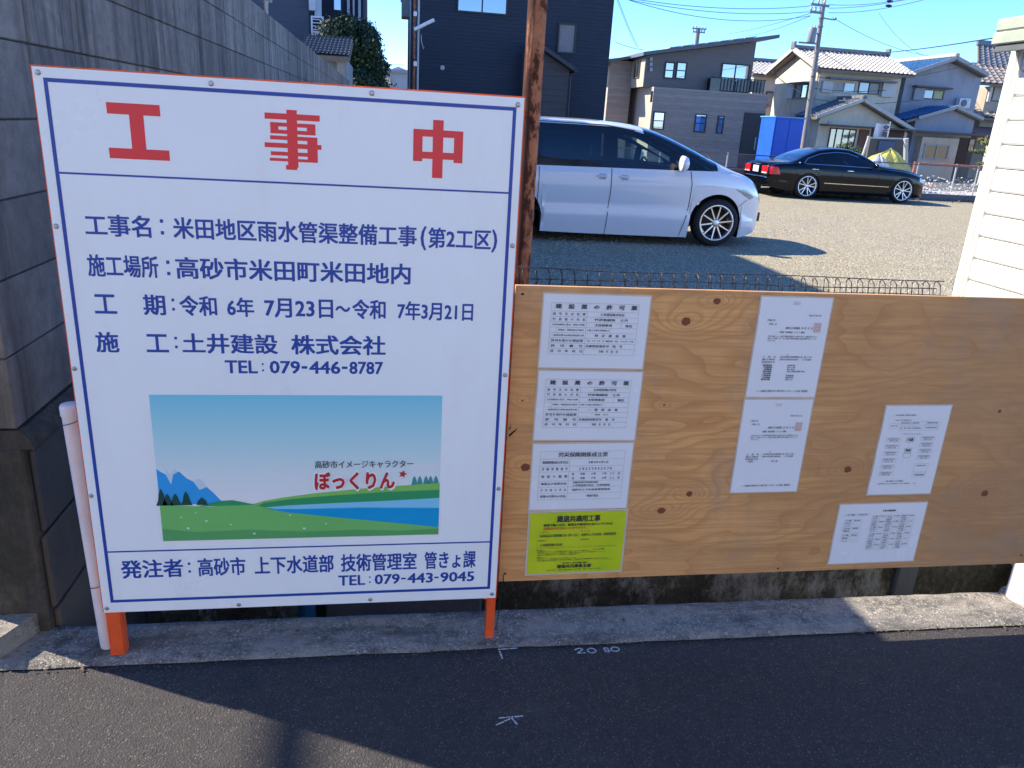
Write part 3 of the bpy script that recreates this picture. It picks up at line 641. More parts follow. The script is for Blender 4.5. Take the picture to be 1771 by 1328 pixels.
# yellow-green poster
YG=NT('poster_green'); _n=YG.noise(YG.P(),7,3,0.5)
YG.set(color=YG.ramp(_n,[(0.3,(0.42,0.60,0.02)),(0.7,(0.62,0.68,0.03))]),rough=0.2,spec=0.6)
c=[('t','k','建退共適用工事',82,214,7,24,0.06),('t','k','現場で働く方は、事業主が建退共に加入していれば、',42,256,28,35,0.03),('t','o','退職金を受け取ることができます。',42,176,37,44,0.03),
   ('t','k','工　事　名',30,56,48,51.5,0.0),('t','k','発　注　者',158,184,48,51.5,0.0),
   ('t','k','米田地区雨水管渠整備工事（第２工区）',32,150,56,64,0.02),('t','k','高砂市上下水道部　技術管理室',160,268,56,64,0.02),
   ('t','k','元請事業主名',24,50,71,75,0.0),('t','k','証紙受払簿',158,184,71,75,0.0),('t','k','土井建設株式会社',34,104,81,89,0.02)]
c+=[('l','k',24,54,24,69,0.4),('l','k',155,54,155,69,0.4),('l','k',24,78,24,92,0.4),('l','k',24,92,150,92,0.4),('l','k',155,78,155,92,0.4),('l','k',155,92,272,92,0.5)]
for a_,s,xa,xb in ((98,'建退共制度とは',24,50),(102,'建設現場で働く方々のために、中小企業退職金共済法により創設されたものです。事業主の方々が',28,190),(106.5,'共済手帳に働いた日数に応じて掛金となる共済証紙を貼り、その労働者が建設業界で働くことをやめたとき',28,190),(111,'建退共から退職金を支払うという業界全体での退職金制度です。',28,160),(117,'労働者の方へ',24,50),(121,'共済手帳は交付されましたか。事業主に確認してください。共済証紙は貼られていますか。',28,150),(125.5,'手帳の更新の際には掛金納付の状況を必ず確認し、元請事業主や所属事業所にお問い合わせください。',28,255)):
    c.append(('t','k',s,xa,xb,a_,a_+3.2,0.0))
c+=[('l','k',22,95,274,95,0.3),('l','k',22,131,274,131,0.3),('t','k','くわしくは検索',200,236,99,103,0.02),('t','k','建退共ホームページ',190,236,106,109.5,0.0),
    ('t','k','独立行政法人　勤労者退職金共済機構',108,184,134.5,139.5,0.02),('t','k','建退共兵庫県支部',92,198,141,151,0.06),('t','k','〒650-0011　神戸市中央区下山手通　TEL　078-997-2300',58,230,153.5,157.5,0.0)]
notice(0.417,0.441,0.294,0.208,0.6,'yellow-green printed poster at the bottom of the left column of notices',[tuple([q[0],q[1]]+[*q[2:]]) for q in [((k[0],k[1],k[2],k[3],k[4],k[5]*1.25+2,k[6]*1.25+2,*k[7:]) if k[0]=='t' else (k[0],k[1],k[2],k[3]*1.25+2,k[4],k[5]*1.25+2,k[6])) for k in c]],sheetmat=YG.m,margin=0.006)
def letter(n):
    c=[('t','r','○○○',98,118,9,17,0.0),('t','k','令和６年７月２３日',150,188,40,45,0.0),('t','k','土井建設（株）',26,50,53,58,0.0),('t','k','代表者　様',32,56,62.5,67.5,0.0),
       ('t','k','高砂市上下水道事業　高　砂　市　長',86,168,71,77,0.02),('t','k','監督員　指定通知書　について（通知）',70,146,82,87,0.02)]
    for k in range(7): c.append(('l','r',172,61+k*3.7,194,61+k*3.7,1.3))
    for k in range(5): c.append(('l','r',173+k*5,61,173+k*5,83.5,1.2))
    for k,s in enumerate(('下記の工事について、建設工事請負契約書第９条の規定に基づき、監督員を次のとおり','指定したので通知します。なお、監督員の権限及び職務の内容は契約書の定めるところに','よるものとします。')): c.append(('t','k',s,36,186 if k<2 else 62,93+k*5.4,97+k*5.4,0.0))
    c.append(('t','k','記',104,108,139,143,0.0))
    for k,s in enumerate(('工　事　名','施工場所','監督員氏名')): c.append(('t','k',s,30,70,144.5+k*6.6,149+k*6.6,0.0))
    c.append(('t','k','米田地区雨水管渠整備工事（第２工区）',84,184,144.5,149,0.01)); c.append(('t','k','高砂市米田町米田地内　　上下水道部',84,182,151,155.5,0.0))
    if n==0:
        for k in range(8):
            c.append(('t','k',('総括監督員','主任監督員','監督員','設計図書','指示承諾','工程管理','立会検査','報告書')[k],36+(k*3)%7,64,166+k*5.2,170+k*5.2,0.03))
            if k!=4: c.append(('t','k',('技術管理室','管きょ課','施工担当','水道部長','契約条項の規定による','変更協議','確認事項','以上')[k],112,136 if k!=3 else 170,166+k*5.2,170+k*5.2,0.02))
    else: c+=[('t','k','主任監督員',38,56,164,169,0.02),('t','k','管きょ課',114,134,164,169,0.02)]
    c.append(('t','k','※　この通知書は工事現場の見やすい場所に掲示してください。（上下水道部　技術管理室）',30,190,232,237.5,0.0))
    return [((k[0],k[1],k[2],k[3],k[4],k[5]*1.19,k[6]*1.19,*k[7:]) if k[0]=='t' else (k[0],k[1],k[2],k[3]*1.19,k[4],k[5]*1.19,k[6])) for k in c]
notice(1.033,1.106,0.216,0.298,0.1,'upper of the two tall white letters with a pink seal on the plywood',letter(0))
notice(1.033,0.799,0.216,0.302,0.3,'lower of the two tall white letters with a pink seal, with fewer lines',letter(1))
c=[('t','k','１　施工体系図（災害防止協議会）',28,104,27,31.5,0.02),('t','k','工事名称　雨水管渠整備工事',36,90,44,47.5,0.0)]
c+=boxl(22,56,50,74)+boxl(56,50,190,62)+boxl(56,66,132,80)+boxl(140,64,190,80)
for s,xa,xb,y in (('土井建設（株）',25,47,62),('統括安全衛生責任者　元方安全衛生管理者',60,120,53),('作業主任者',146,184,53),('施工　管理　技術者　安全衛生推進者',60,128,70),('専門技術者担当',146,186,69),('工　事　作　業　所　災　害　防　止',70,140,90)): c.append(('t','k',s,xa,xb,y,y+4.5,0.0))
c+=boxl(91,103,117,120,0.7)+boxl(92,140,116,155,0.8)+boxl(92,157,116,171,0.8)+[('t','k','元請',95,113,106,116,0.03),('t','k','現場',96,112,143,151,0.03),('l','b',104,120,104,140,0.4)]
for k in range(6):
    y=104+k*23; c+=boxl(22+(k%2),y,70,y+14,0.4)+[('l','b',22,y+7,70,y+7,0.3),('t','k','安全衛生責任者',27,64,y+1.8,y+5.4,0.0),('t','k','専門工事',32,60,y+8.6,y+12,0.0)]
for k in range(4):
    y=101+k*21; c+=boxl(140,y,186,y+13,0.4)+[('l','b',140,y+6.5,186,y+6.5,0.3),('t','k','安全衛生責任者',144,182,y+1.4,y+5,0.0),('t','k','専門工事',150,176,y+8,y+11.4,0.0)]
c+=boxl(138,194,186,222,0.4)+boxl(138,226,186,240,0.4)+[('t','k','作業内容',146,178,198,202,0.0),('t','k','交通誘導警備',144,180,230,235,0.0),('t','k','２　工事の現場における組織表',40,112,250,254.5,0.02),('t','k','協力業者一覧　第一次下請負業者　第二次下請負業者　　　以上',26,158,259,263,0.0)]
notice(1.494,0.780,0.219,0.299,0.3,'tall white chart of small boxes near the right end of the plywood',c)
c=[('t','k','工事工程管理表',150,196,21,27,0.03)]
for (x0,y0,x1,y1,nr,nc) in ((22,32,108,40,1,2),(24,52,84,98,5,2),(24,104,84,134,3,2),(118,40,268,100,9,6),(118,104,268,164,9,6)):
    for k in range(nr+1): c.append(('l','b',x0,y0+(y1-y0)*k/nr,x1,y0+(y1-y0)*k/nr,0.3))
    for k in range(nc+1): c.append(('l','b',x0+(x1-x0)*k/nc,y0,x0+(x1-x0)*k/nc,y1,0.3))
    for a_ in range(nr):
        for b_ in range(nc):
            if (b_%2==0 or a_%3==0) : c.append(('t','k',('工種','管布設','土工','水替','舗装','区画線')[(a_+b_)%6],x0+(x1-x0)*(b_+.12)/nc,x0+(x1-x0)*(b_+.8)/nc,y0+(y1-y0)*(a_+.25)/nr,y0+(y1-y0)*(a_+.75)/nr,0.01))
notice(1.411,0.447,0.303,0.214,0.4,'wide white sheet with fine grid tables, low on the right of the plywood',c)
for x,z in ((0.352,1.097),(0.352,0.235),(2.12,1.09),(2.12,0.24),(1.24,0.22)):
    mb=MB(); mb.lathe([(0.0035,0.0),(0.0035,-0.0012),(0.0,-0.0014)],(x,YP-0.0002,z),'y',8); mb.build('nail',DARKW,ply)
# ================================================================== things right behind the canal
YF=2.90
fen=empty('mesh_fence',(0.7,YF,0.0),'rusty wire mesh fence with a folded top edge just above the plywood','fence')
vm=MB(); vm.tube([(0,0.0,0.05),(0,0.0,0.885),(0,-0.006,0.905),(0,-0.034,0.945),(0,-0.022,0.985),(0,0.004,1.0),(0.012,0.034,0.985),(0.020,0.040,0.95),(0.004,0.006,0.905)],0.0024,6,cap=False)
WIREM=simple('mesh_wire',(0.05,0.042,0.04),0.6,0.5,35,metal=0.2,dirt=((0.34,0.31,0.27),0.8))
vme=vm.mesh('upright_wire',WIREM)
x=-0.86
while x<2.30:
    link_mesh('upright_wire',vme,fen,(x,YF,0)); x+=0.0505
for (yy,zz) in ((-0.036,0.947),(0.004,1.002),(0.039,0.958),(-0.012,0.915),(0.0,0.885),(0.0,0.75),(0.0,0.6),(0.0,0.45),(0.0,0.3),(0.0,0.15)):
    mb=MB(); pts=[(-0.9+3.20*i/20,YF+yy-0.004+0.003*math.sin(i*1.3+zz*9),zz+0.0035*math.sin(i*0.9+yy*60)) for i in range(21)]; mb.tube(pts,0.0022,6); mb.build('cross_wire',WIREM,fen)
for px_,rp_,hp_ in ((-0.9,0.016,0.9),(0.02,0.03,1.0),(2.305,0.016,0.9)):
    mb=MB(); mb.tube([(px_,YF+0.045,0.0),(px_,YF+0.045,hp_)],rp_,10); mb.build('fence_post',WIREM,fen)
pole=empty('steel_pole',(0.51,2.93,0.0),'tall rusty steel pipe pole with flaking brown paint beside the notice board','pole')
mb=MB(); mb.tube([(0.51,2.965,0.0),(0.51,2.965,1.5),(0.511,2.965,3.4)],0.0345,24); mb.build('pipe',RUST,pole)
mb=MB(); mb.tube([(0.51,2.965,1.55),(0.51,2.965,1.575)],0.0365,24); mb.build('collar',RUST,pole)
# canal fittings
mb=MB(); mb.box(2.40,2.50,2.86,2.888,-1.35,-0.02,0,0.004); tag(mb.build('concrete_pilaster',simple('pale_concrete',(0.17,0.18,0.17),0.9,0.2,6,bump=0.4)),'pale grey vertical strip on the mossy canal wall under the plywood','pilaster')
q=at(531,1060,2.84); mb=MB(); mb.tube([(q.x,2.84,-1.3),(q.x,2.84,-0.05)],0.036,16); tag(mb.build('drain_pipe',simple('blue_pipe',(0.03,0.16,0.28),0.4,0.1)),'blue plastic pipe standing in the canal below the notice board','pipe')
q=at(700,1060,2.86); mb=MB(); mb.box(q.x-0.33,q.x+0.33,2.83,2.885,-1.3,-0.10,0,0.01); tag(mb.build('retaining_slab',simple('grey_panel',(0.16,0.165,0.16),0.9,0.25,5,bump=0.5)),'plain grey concrete panel on the canal wall below the notice board','panel')
mb=MB(); mb.prism([(2.62,2.13,-0.34),(3.9,2.13,-0.34),(3.9,2.885,-0.34),(2.98,2.885,-0.34)],(0,0,0.10)); tag(mb.build('canal_slab',simple('white_slab',(0.62,0.62,0.57),0.85,0.1,5,bump=0.4)),'pale concrete slab over the canal beside the thick white post','slab')

# small white storage shed on the right
SX,SY=3.255,4.00
sh=empty('storage_shed',(SX+0.8,3.48,0.0),'small white metal storage shed with ribbed walls and a pale green roof edge','shed')
SW=simple('shed_white',(0.74,0.73,0.68),0.38,0.03,3,spec=0.4); SGN=simple('shed_roof_green',(0.33,0.36,0.27),0.5,0.14,9,bump=0.1,dirt=((0.25,0.28,0.2),0.6)); SD=simple('shed_dark',(0.09,0.1,0.1),0.6)
mb=MB(); mb.box(SX+0.03,SX+1.6,2.97,SY,0.10,2.03); mb.build('wall_core',SW,sh)
bd=MB(); bd.box(0,0.032,2.99-2.97,SY-0.075-2.97,0.0,0.117,0,0.010); bdm=bd.mesh('siding_board',SW)
for k in range(15):
    link_mesh('siding_board',bdm,sh,(SX,2.97,0.215+k*0.1228))
mb=MB(); mb.box(SX-0.006,SX+0.07,SY-0.045,SY+0.012,0.06,2.04,0,0.006); mb.build('corner_post',simple('shed_corner',(0.66,0.645,0.58),0.45,0.04,4),sh)
mb=MB(); mb.box(SX-0.002,SX+0.03,SY-0.072,SY-0.047,0.10,2.04,0,0.004); mb.build('corner_trim',SW,sh)
mb=MB(); mb.box(SX-0.004,SX+0.03,2.975,SY-0.075,0.10,0.205,0,0.004); mb.build('base_rail',SW,sh)
mb=MB(); mb.box(SX-0.145,SX+1.7,2.9,SY-0.012,2.115,2.178,0,0.008); mb.build('upper_fascia',SGN,sh)
mb=MB(); mb.box(SX-0.150,SX+1.7,2.895,SY-0.008,2.052,2.1125,0,0.006); mb.build('lower_fascia',SGN,sh)
mb=MB(); mb.box(SX-0.135,SX+1.68,2.91,SY-0.03,2.032,2.050); mb.box(SX-0.14,SX-0.11,2.91,SY-0.02,2.018,2.0315); mb.build('soffit',SD,sh)
for yy in (3.3,3.75):
    mb=MB(); mb.box(SX-0.1515,SX-0.1485,yy,yy+0.004,2.056,2.11); mb.build('fascia_joint',SD,sh)
mb=MB(); mb.box(SX+0.1,SX+0.3,3.0,3.2,0.0,0.10); mb.box(SX+0.1,SX+0.3,3.7,3.9,0.0,0.10); mb.box(SX+1.3,SX+1.5,3.0,3.2,0.0,0.10); mb.box(SX+1.3,SX+1.5,3.7,3.9,0.0,0.10); mb.build('footing',simple('pale_concrete',(0.2,0.2,0.2)),sh)

# house behind the block wall: its low eave with gutter, and the main block whose shade lies on the lot
HW=simple('render_grey',(0.16,0.18,0.21),0.8,0.08,3)
ha=empty('neighbour_house',(-5,10,0),'grey house behind the block wall, only the end of its eave gutter showing','house')
mb=MB(); mb.box(-9,-2.35,7.7,13.0,0,5.75); mb.build('wall',HW,ha)
mb=MB(); mb.prism([(-9.3,7.6,5.75),(-9.3,13.15,5.75),(-9.3,13.15,5.95),(-9.3,7.6,5.95)],(7.05,0,0)); mb.build('roof',simple('dark_roof',(0.05,0.055,0.065),0.6,0.15,5),ha)
mb=MB(); mb.prism([(-1.42,6.6,2.64),(-1.42,6.6,2.70),(-2.35,6.6,3.05),(-2.35,6.6,2.97)],(0,2.95,0)); mb.build('low_roof',simple('dark_roof',(0.05,0.055,0.065)),ha)
mb=MB(); pr_=[(-0.05,0.055),(-0.046,0.02),(-0.03,0.0),(0.03,0.0),(0.046,0.02),(0.05,0.055),(0.044,0.055),(0.038,0.02),(-0.038,0.02),(-0.044,0.055)]
mb.prism([(-1.33+a,6.6,2.615+b) for a,b in pr_],(0,2.95,0)); mb.build('gutter',simple('gutter_grey',(0.50,0.50,0.48),0.5,0.1),ha,)
mb=MB(); mb.box(-1.385,-1.275,9.55,9.575,2.605,2.672); mb.tube([(-1.33,9.5,2.62),(-1.33,9.5,2.4),(-1.5,9.5,2.3)],0.03,10); mb.build('gutter_end',simple('gutter_grey',(0.50,0.50,0.48)),ha)

# ================================================================== vehicles
def pchip(pts):
    xs=[p[0] for p in pts]; ys=[p[1] for p in pts]; n=len(xs)
    h=[xs[i+1]-xs[i] for i in range(n-1)]; d=[(ys[i+1]-ys[i])/h[i] for i in range(n-1)]; m=[0]*n; m[0]=d[0]; m[-1]=d[-1]
    for i in range(1,n-1):
        if d[i-1]*d[i]<=0: m[i]=0
        else:
            w1=2*h[i]+h[i-1]; w2=h[i]+2*h[i-1]; m[i]=(w1+w2)/(w1/d[i-1]+w2/d[i])
    def f(x):
        if x<=xs[0]: return ys[0]
        if x>=xs[-1]: return ys[-1]
        i=max(k for k in range(n-1) if xs[k]<=x); t=(x-xs[i])/h[i]
        return (1+2*t)*(1-t)**2*ys[i]+t*(1-t)**2*h[i]*m[i]+t*t*(3-2*t)*ys[i+1]+t*t*(t-1)*h[i]*m[i+1]
    return f
def lerp_tab(tab,t):
    for (a,b),(c,d) in zip(tab,tab[1:]):
        if t<=c: return b+(d-b)*(t-a)/(c-a)
    return tab[-1][1]
class Car:
    def __init__(s,Yc,x0,x1,top,belt,wb,ze,wr,zb,wheels,Ra,zc,prof,keys):
        s.Yc=Yc; s.top=pchip(top); s.belt=pchip(belt); s.wb=pchip(wb); s.ze=pchip(ze); s.wr=pchip(wr); s.zb0=pchip(zb); s.wheels=wheels; s.Ra=Ra; s.zc=zc; s.prof=prof
        xs=set(); n=int((x1-x0)/0.055)
        for i in range(n+1): xs.add(round(x0+(x1-x0)*i/n,4))
        for k in keys: xs.add(round(k,4))
        for w in wheels:
            for i in range(25): xs.add(round(w-Ra*math.cos(math.pi*i/24),4))
        for e in (0.01,0.025,0.045): xs.add(round(x1-e,4)); xs.add(round(x0+e,4))
        l=sorted(xs); s.xs=[l[0]]
        for v in l[1:]:
            if v-s.xs[-1]>0.004 or v in keys: s.xs.append(v)
        s.NL,s.NU,s.NR=12,6,8
    def zb(s,x):
        z=s.zb0(x)
        for w in s.wheels:
            if abs(x-w)<s.Ra: z=max(z,s.zc+math.sqrt(max(0,s.Ra**2-(x-w)**2)))
        return z
    def lw(s,x,z):
        """half width of the lower side at height z"""
        b=s.belt(x); t=max(0,min(1,(z-0.14)/(b-0.14))); return s.wb(x)*lerp_tab(s.prof,t)
    def sect(s,x):
        b=s.belt(x); zb=min(s.zb(x),b-0.02); p=[]
        for k in range(s.NL+1):
            z=zb+(b-zb)*k/s.NL; p.append((s.lw(x,z),z))
        we=s.wr(x); e=max(s.ze(x),b+0.004); w0=p[-1][0]; we=min(we,w0)
        for k in range(1,s.NU+1):
            t=k/s.NU; p.append((w0+(we-w0)*t+0.012*math.sin(math.pi*t)*min(1,(e-b)/0.3),b+(e-b)*t))
        tp=max(s.top(x),e+0.003)
        for k in range(1,s.NR+1):
            t=k/s.NR; a=t*math.pi/2; ww=we*(1-t) if False else we*math.cos(a)**0.85 if t<1 else 0
            p.append((ww,e+(tp-e)*math.sin(a)**0.9))
        return p
    def build(s,root,cls,mats):
        S=[s.sect(x) for x in s.xs]; parts={}; NN=len(S[0])
        for i in range(len(s.xs)-1):
            xm=(s.xs[i]+s.xs[i+1])/2
            for k in range(NN-1):
                for sd in (-1,1):
                    key=cls(xm,k,s,sd)
                    if key is None: continue
                    parts.setdefault(key,{}); d=parts[key]
                    d.setdefault('f',[]); d.setdefault('v',{})
                    ids=[]
                    for (a,b) in ((i,k),(i+1,k),(i+1,k+1),(i,k+1)):
                        kk=(a,b,sd if b<NN-1 else 0)
                        if kk not in d['v']: d['v'][kk]=len(d['v'])
                        ids.append(d['v'][kk])
                    d['f'].append(ids if sd<0 else ids[::-1])
        if True:   # end caps on the body
            for i,fl in ((0,False),(len(S)-1,True)):
                d=parts['body']; ids=[]
                for sd,rng in ((-1,range(NN)),(1,range(NN-2,-1,-1))):
                    for k in rng:
                        kk=(i,k,sd if k<NN-1 else 0)
                        if kk not in d['v']: d['v'][kk]=len(d['v'])
                        ids.append(d['v'][kk])
                d['f'].append(ids)
        out={}
        for key,d in parts.items():
            mb=MB(); vs=[None]*len(d['v'])
            for (a,b,sd),n in d['v'].items(): vs[n]=(s.xs[a],s.Yc+sd*S[a][b][0],S[a][b][1])
            mb.add(vs,d['f'],0,True)
            nm=key.split('#')[0]; o=mb.build(nm,mats[nm],root); out.setdefault(nm,[]).append(o)
        # dark liner under the shell
        mb=MB()
        for sd in (-1,1):
            vs=[]
            for i,x in enumerate(s.xs): vs+=[(x,s.Yc+sd*S[i][0][0],S[i][0][1]),(x,s.Yc+sd*(S[i][0][0]-0.02),S[i][0][1]+0.0),(x,s.Yc,S[i][0][1]+0.01)]
            mb.add(vs,[(i*3+j,(i+1)*3+j,(i+1)*3+j+1,i*3+j+1) for i in range(len(s.xs)-1) for j in range(2)],0,False)
        mb.build('underbody',CARDARK,root)
        return out
    def sp(s,x,z,sd=-1,off=0.003):
        b=s.belt(x)
        if z<=b: w=s.lw(x,z)
        else:
            e=s.ze(x); w0=s.lw(x,b); t=min(1,(z-b)/max(1e-3,e-b)); w=w0+(s.wr(x)-w0)*t+0.012*math.sin(math.pi*t)*min(1,(e-b)/0.3)
        return Vector((x,s.Yc+sd*(w+off),z))
    def strip(s,mb,pts,w,sd=-1,off=0.002,n=10):
        """thin strip following the side through (x,z) points"""
        P=[]
        for a,b in zip(pts,pts[1:]):
            for i in range(n): P.append((a[0]+(b[0]-a[0])*i/n,a[1]+(b[1]-a[1])*i/n))
        P.append(pts[-1]); L=[];Rr=[]
        for i,p in enumerate(P):
            q0=P[max(0,i-1)]; q1=P[min(len(P)-1,i+1)]; dx,dz=q1[0]-q0[0],q1[1]-q0[1]; l=math.hypot(dx,dz) or 1; nx,nz=-dz/l*w/2,dx/l*w/2
            L.append(s.sp(p[0]+nx,p[1]+nz,sd,off)); Rr.append(s.sp(p[0]-nx,p[1]-nz,sd,off))
        m=len(P); mb.add(L+Rr,[(i,i+1,m+i+1,m+i) for i in range(m-1)],0)
    def patch(s,mb,poly,sd=-1,off=0.004,n=6):
        """patch on the side given by quad corners in (x,z)"""
        a,b,c,d=poly; vs=[]
        for j in range(n+1):
            for i in range(n+1):
                u,v=i/n,j/n
                x=(a[0]*(1-u)+b[0]*u)*(1-v)+(d[0]*(1-u)+c[0]*u)*v; z=(a[1]*(1-u)+b[1]*u)*(1-v)+(d[1]*(1-u)+c[1]*u)*v
                vs.append(s.sp(x,z,sd,off))
        mb.add(vs,[(j*(n+1)+i,j*(n+1)+i+1,(j+1)*(n+1)+i+1,(j+1)*(n+1)+i) for j in range(n) for i in range(n)],0,True)
def carpaint(name,c,rough=0.25,coat=0.6):
    N=NT(name); N.set(color=c,rough=rough,spec=0.5); N.b.inputs['Coat Weight'].default_value=coat; N.b.inputs['Coat Roughness'].default_value=0.06; return N.m
CARDARK=simple('underbody_black',(0.008,0.008,0.009),0.9); RUB=simple('tyre_rubber',(0.018,0.018,0.019),0.85,0.2,30); ALLOY=simple('alloy',(0.62,0.62,0.64),0.28,0.05,metal=0.9); GBLK=simple('gloss_black',(0.008,0.009,0.011),0.12,spec=0.6)
CHROME=simple('chrome',(0.8,0.8,0.82),0.12,0.02,metal=1.0); SEAM=simple('seam',(0.02,0.022,0.028),0.7)
def glassm(name,tint,alpha):
    N=NT(name); t=N.t
    tr=N.n('ShaderNodeBsdfTransparent'); tr.inputs[0].default_value=(*tint,1); gl=N.n('ShaderNodeBsdfGlossy'); gl.inputs['Roughness'].default_value=0.02; gl.inputs[0].default_value=(1,1,1,1)
    fr=N.n('ShaderNodeFresnel'); fr.inputs[0].default_value=1.5; mx=N.n('ShaderNodeMixShader'); N.l(N.math('MULTIPLY',fr.outputs[0],1.6,clamp=True),mx.inputs[0]); N.l(tr.outputs[0],mx.inputs[1]); N.l(gl.outputs[0],mx.inputs[2])
    N.l(mx.outputs[0],t.nodes['Material Output'].inputs[0]); return N.m
GLC=glassm('car_glass',(0.68,0.80,0.76),0); GLP=glassm('privacy_glass',(0.03,0.035,0.045),0)
def wheel(root,cx,cy,R,rim,w,out,spokes,twin=False,dishdark=True):
    """out=-1: outer face towards -y"""
    mb=MB(); o=out
    mb.lathe([(rim-0.008,-w/2*-o),(rim+0.012,o*w/2),(R-0.035,o*w/2*1.02),(R-0.008,o*w*0.38),(R,o*w*0.2),(R,-o*w*0.3),(R-0.03,-o*w/2),(rim,-o*w/2)],(cx,cy,R),'y',48)
    tyre=mb.build('wheel',RUB,root)
    mb=MB(); yo=o*w/2
    mb.lathe([(rim+0.002,yo*1.0),(rim-0.010,yo*1.03),(rim-0.022,yo*0.98),(rim-0.03,yo*0.3),(rim-0.03,-yo*0.8)],(cx,cy,R),'y',48)
    hub=0.055
    mb.lathe([(hub,yo*0.5),(hub,yo*0.86),(hub*0.7,yo*0.92),(0,yo*0.93)],(cx,cy,R),'y',20)
    for k in range(spokes):
        a=2*math.pi*k/spokes+0.15
        subs=((-0.0,-0.0),) if not twin else ((-0.10,-0.23),(0.10,0.23))
        for (a0,a1) in subs:
            w0,w1=(0.011,0.008) if not twin else (0.011,0.009)
            c0=Vector((math.cos(a+a0),0,math.sin(a+a0))); c1=Vector((math.cos(a+a1),0,math.sin(a+a1)))
            p0=c0*hub*0.9; p1=c1*(rim-0.018); d=(p1-p0).normalized(); sdv=Vector((-d.z,0,d.x))
            base=Vector((cx,cy,R))
            pts=[base+p0-sdv*w0+Vector((0,yo*0.84,0)),base+p1-sdv*w1+Vector((0,yo*0.96,0)),base+p1+sdv*w1+Vector((0,yo*0.96,0)),base+p0+sdv*w0+Vector((0,yo*0.84,0))]
            mb.prism(pts,(0,-o*0.03,0))
    mb.build('rim',ALLOY,tyre)
    mb=MB(); mb.lathe([(0.0,yo*0.1),(rim-0.06,yo*0.1),(rim-0.06,yo*0.0)],(cx,cy,R),'y',32); mb.build('brake_disc',simple('brake_disc',(0.05,0.05,0.05),0.5,metal=0.6),tyre)
    return tyre
# ---- white minivan
van=empty('parked_minivan',(3.1,11.43,0.0),'white minivan with a black window band parked behind the rusty pole','minivan')
VP=[(0,0.950),(0.10,0.975),(0.24,0.998),(0.30,1.010),(0.355,0.972),(0.48,0.978),(0.62,0.996),(0.80,1.0),(0.92,0.988),(1.0,0.965)]
vc=Car(11.43,0.72,5.47,
 top=[(0.72,1.05),(0.82,1.40),(1.05,1.57),(1.6,1.625),(2.6,1.635),(3.15,1.615),(3.5,1.575),(3.8,1.50),(4.2,1.35),(4.6,1.175),(4.86,1.065),(5.1,0.99),(5.3,0.87),(5.42,0.73),(5.47,0.58)],
 belt=[(0.72,0.95),(1.5,0.995),(2.8,1.015),(3.8,1.025),(4.46,1.035),(4.8,0.985),(5.1,0.885),(5.3,0.74),(5.42,0.62),(5.47,0.50)],
 wb=[(0.72,0.70),(0.85,0.82),(1.2,0.875),(2.0,0.885),(4.0,0.885),(4.5,0.872),(4.85,0.82),(5.1,0.725),(5.3,0.57),(5.42,0.40),(5.47,0.28)],
 ze=[(0.72,0.98),(0.9,1.38),(1.1,1.51),(2.0,1.55),(2.9,1.548),(3.3,1.505),(3.6,1.42),(3.95,1.27),(4.25,1.135),(4.46,1.045),(4.8,1.0),(5.1,0.93),(5.3,0.80),(5.42,0.67),(5.47,0.53)],
 wr=[(0.72,0.52),(1.0,0.68),(2.0,0.715),(3.2,0.70),(4.0,0.74),(4.46,0.80),(4.85,0.74),(5.1,0.64),(5.3,0.48),(5.42,0.32),(5.47,0.2)],
 zb=[(0.72,0.26),(1.0,0.16),(4.0,0.115),(4.9,0.12),(5.3,0.19),(5.47,0.30)],wheels=[1.64,4.575],Ra=0.405,zc=0.325,prof=VP,keys=[1.0,1.9,2.02,2.86,2.99,3.06,3.80,3.90,4.38,4.46])
def vcls(x,k,s,sd):
    if s.NL<=k<s.NL+s.NU and 0.95<x<4.46:
        kk=k-s.NL
        if kk==0 or kk==s.NU-1: return 'window_frame'
        if 3.06<x<3.80: return 'front_window#%d'%sd
        if 3.90<x<4.38: return 'quarter_window#%d'%sd
        if 2.02<x<2.86: return 'rear_window#%d'%sd
        if 1.0<x<1.9: return 'rear_window#r%d'%sd
        return 'window_frame'
    if k>=s.NL+s.NU and 3.42<x<4.55: return 'windscreen'
    if k>=s.NL+s.NU and 0.74<x<0.95: return 'tailgate_window'
    return 'body'
VWHITE=carpaint('pearl_white',(0.76,0.77,0.78),0.2,1.0)
vc.build(van,vcls,{'body':VWHITE,'window_frame':GBLK,'front_window':GLC,'quarter_window':GLC,'rear_window':GLP,'windscreen':GLC,'tailgate_window':GLP})
for wx in (1.64,4.585):
    for o_,yy in ((-1,10.66),(1,12.20)): wheel(van,wx,yy,0.335,0.250,0.20,o_,10)
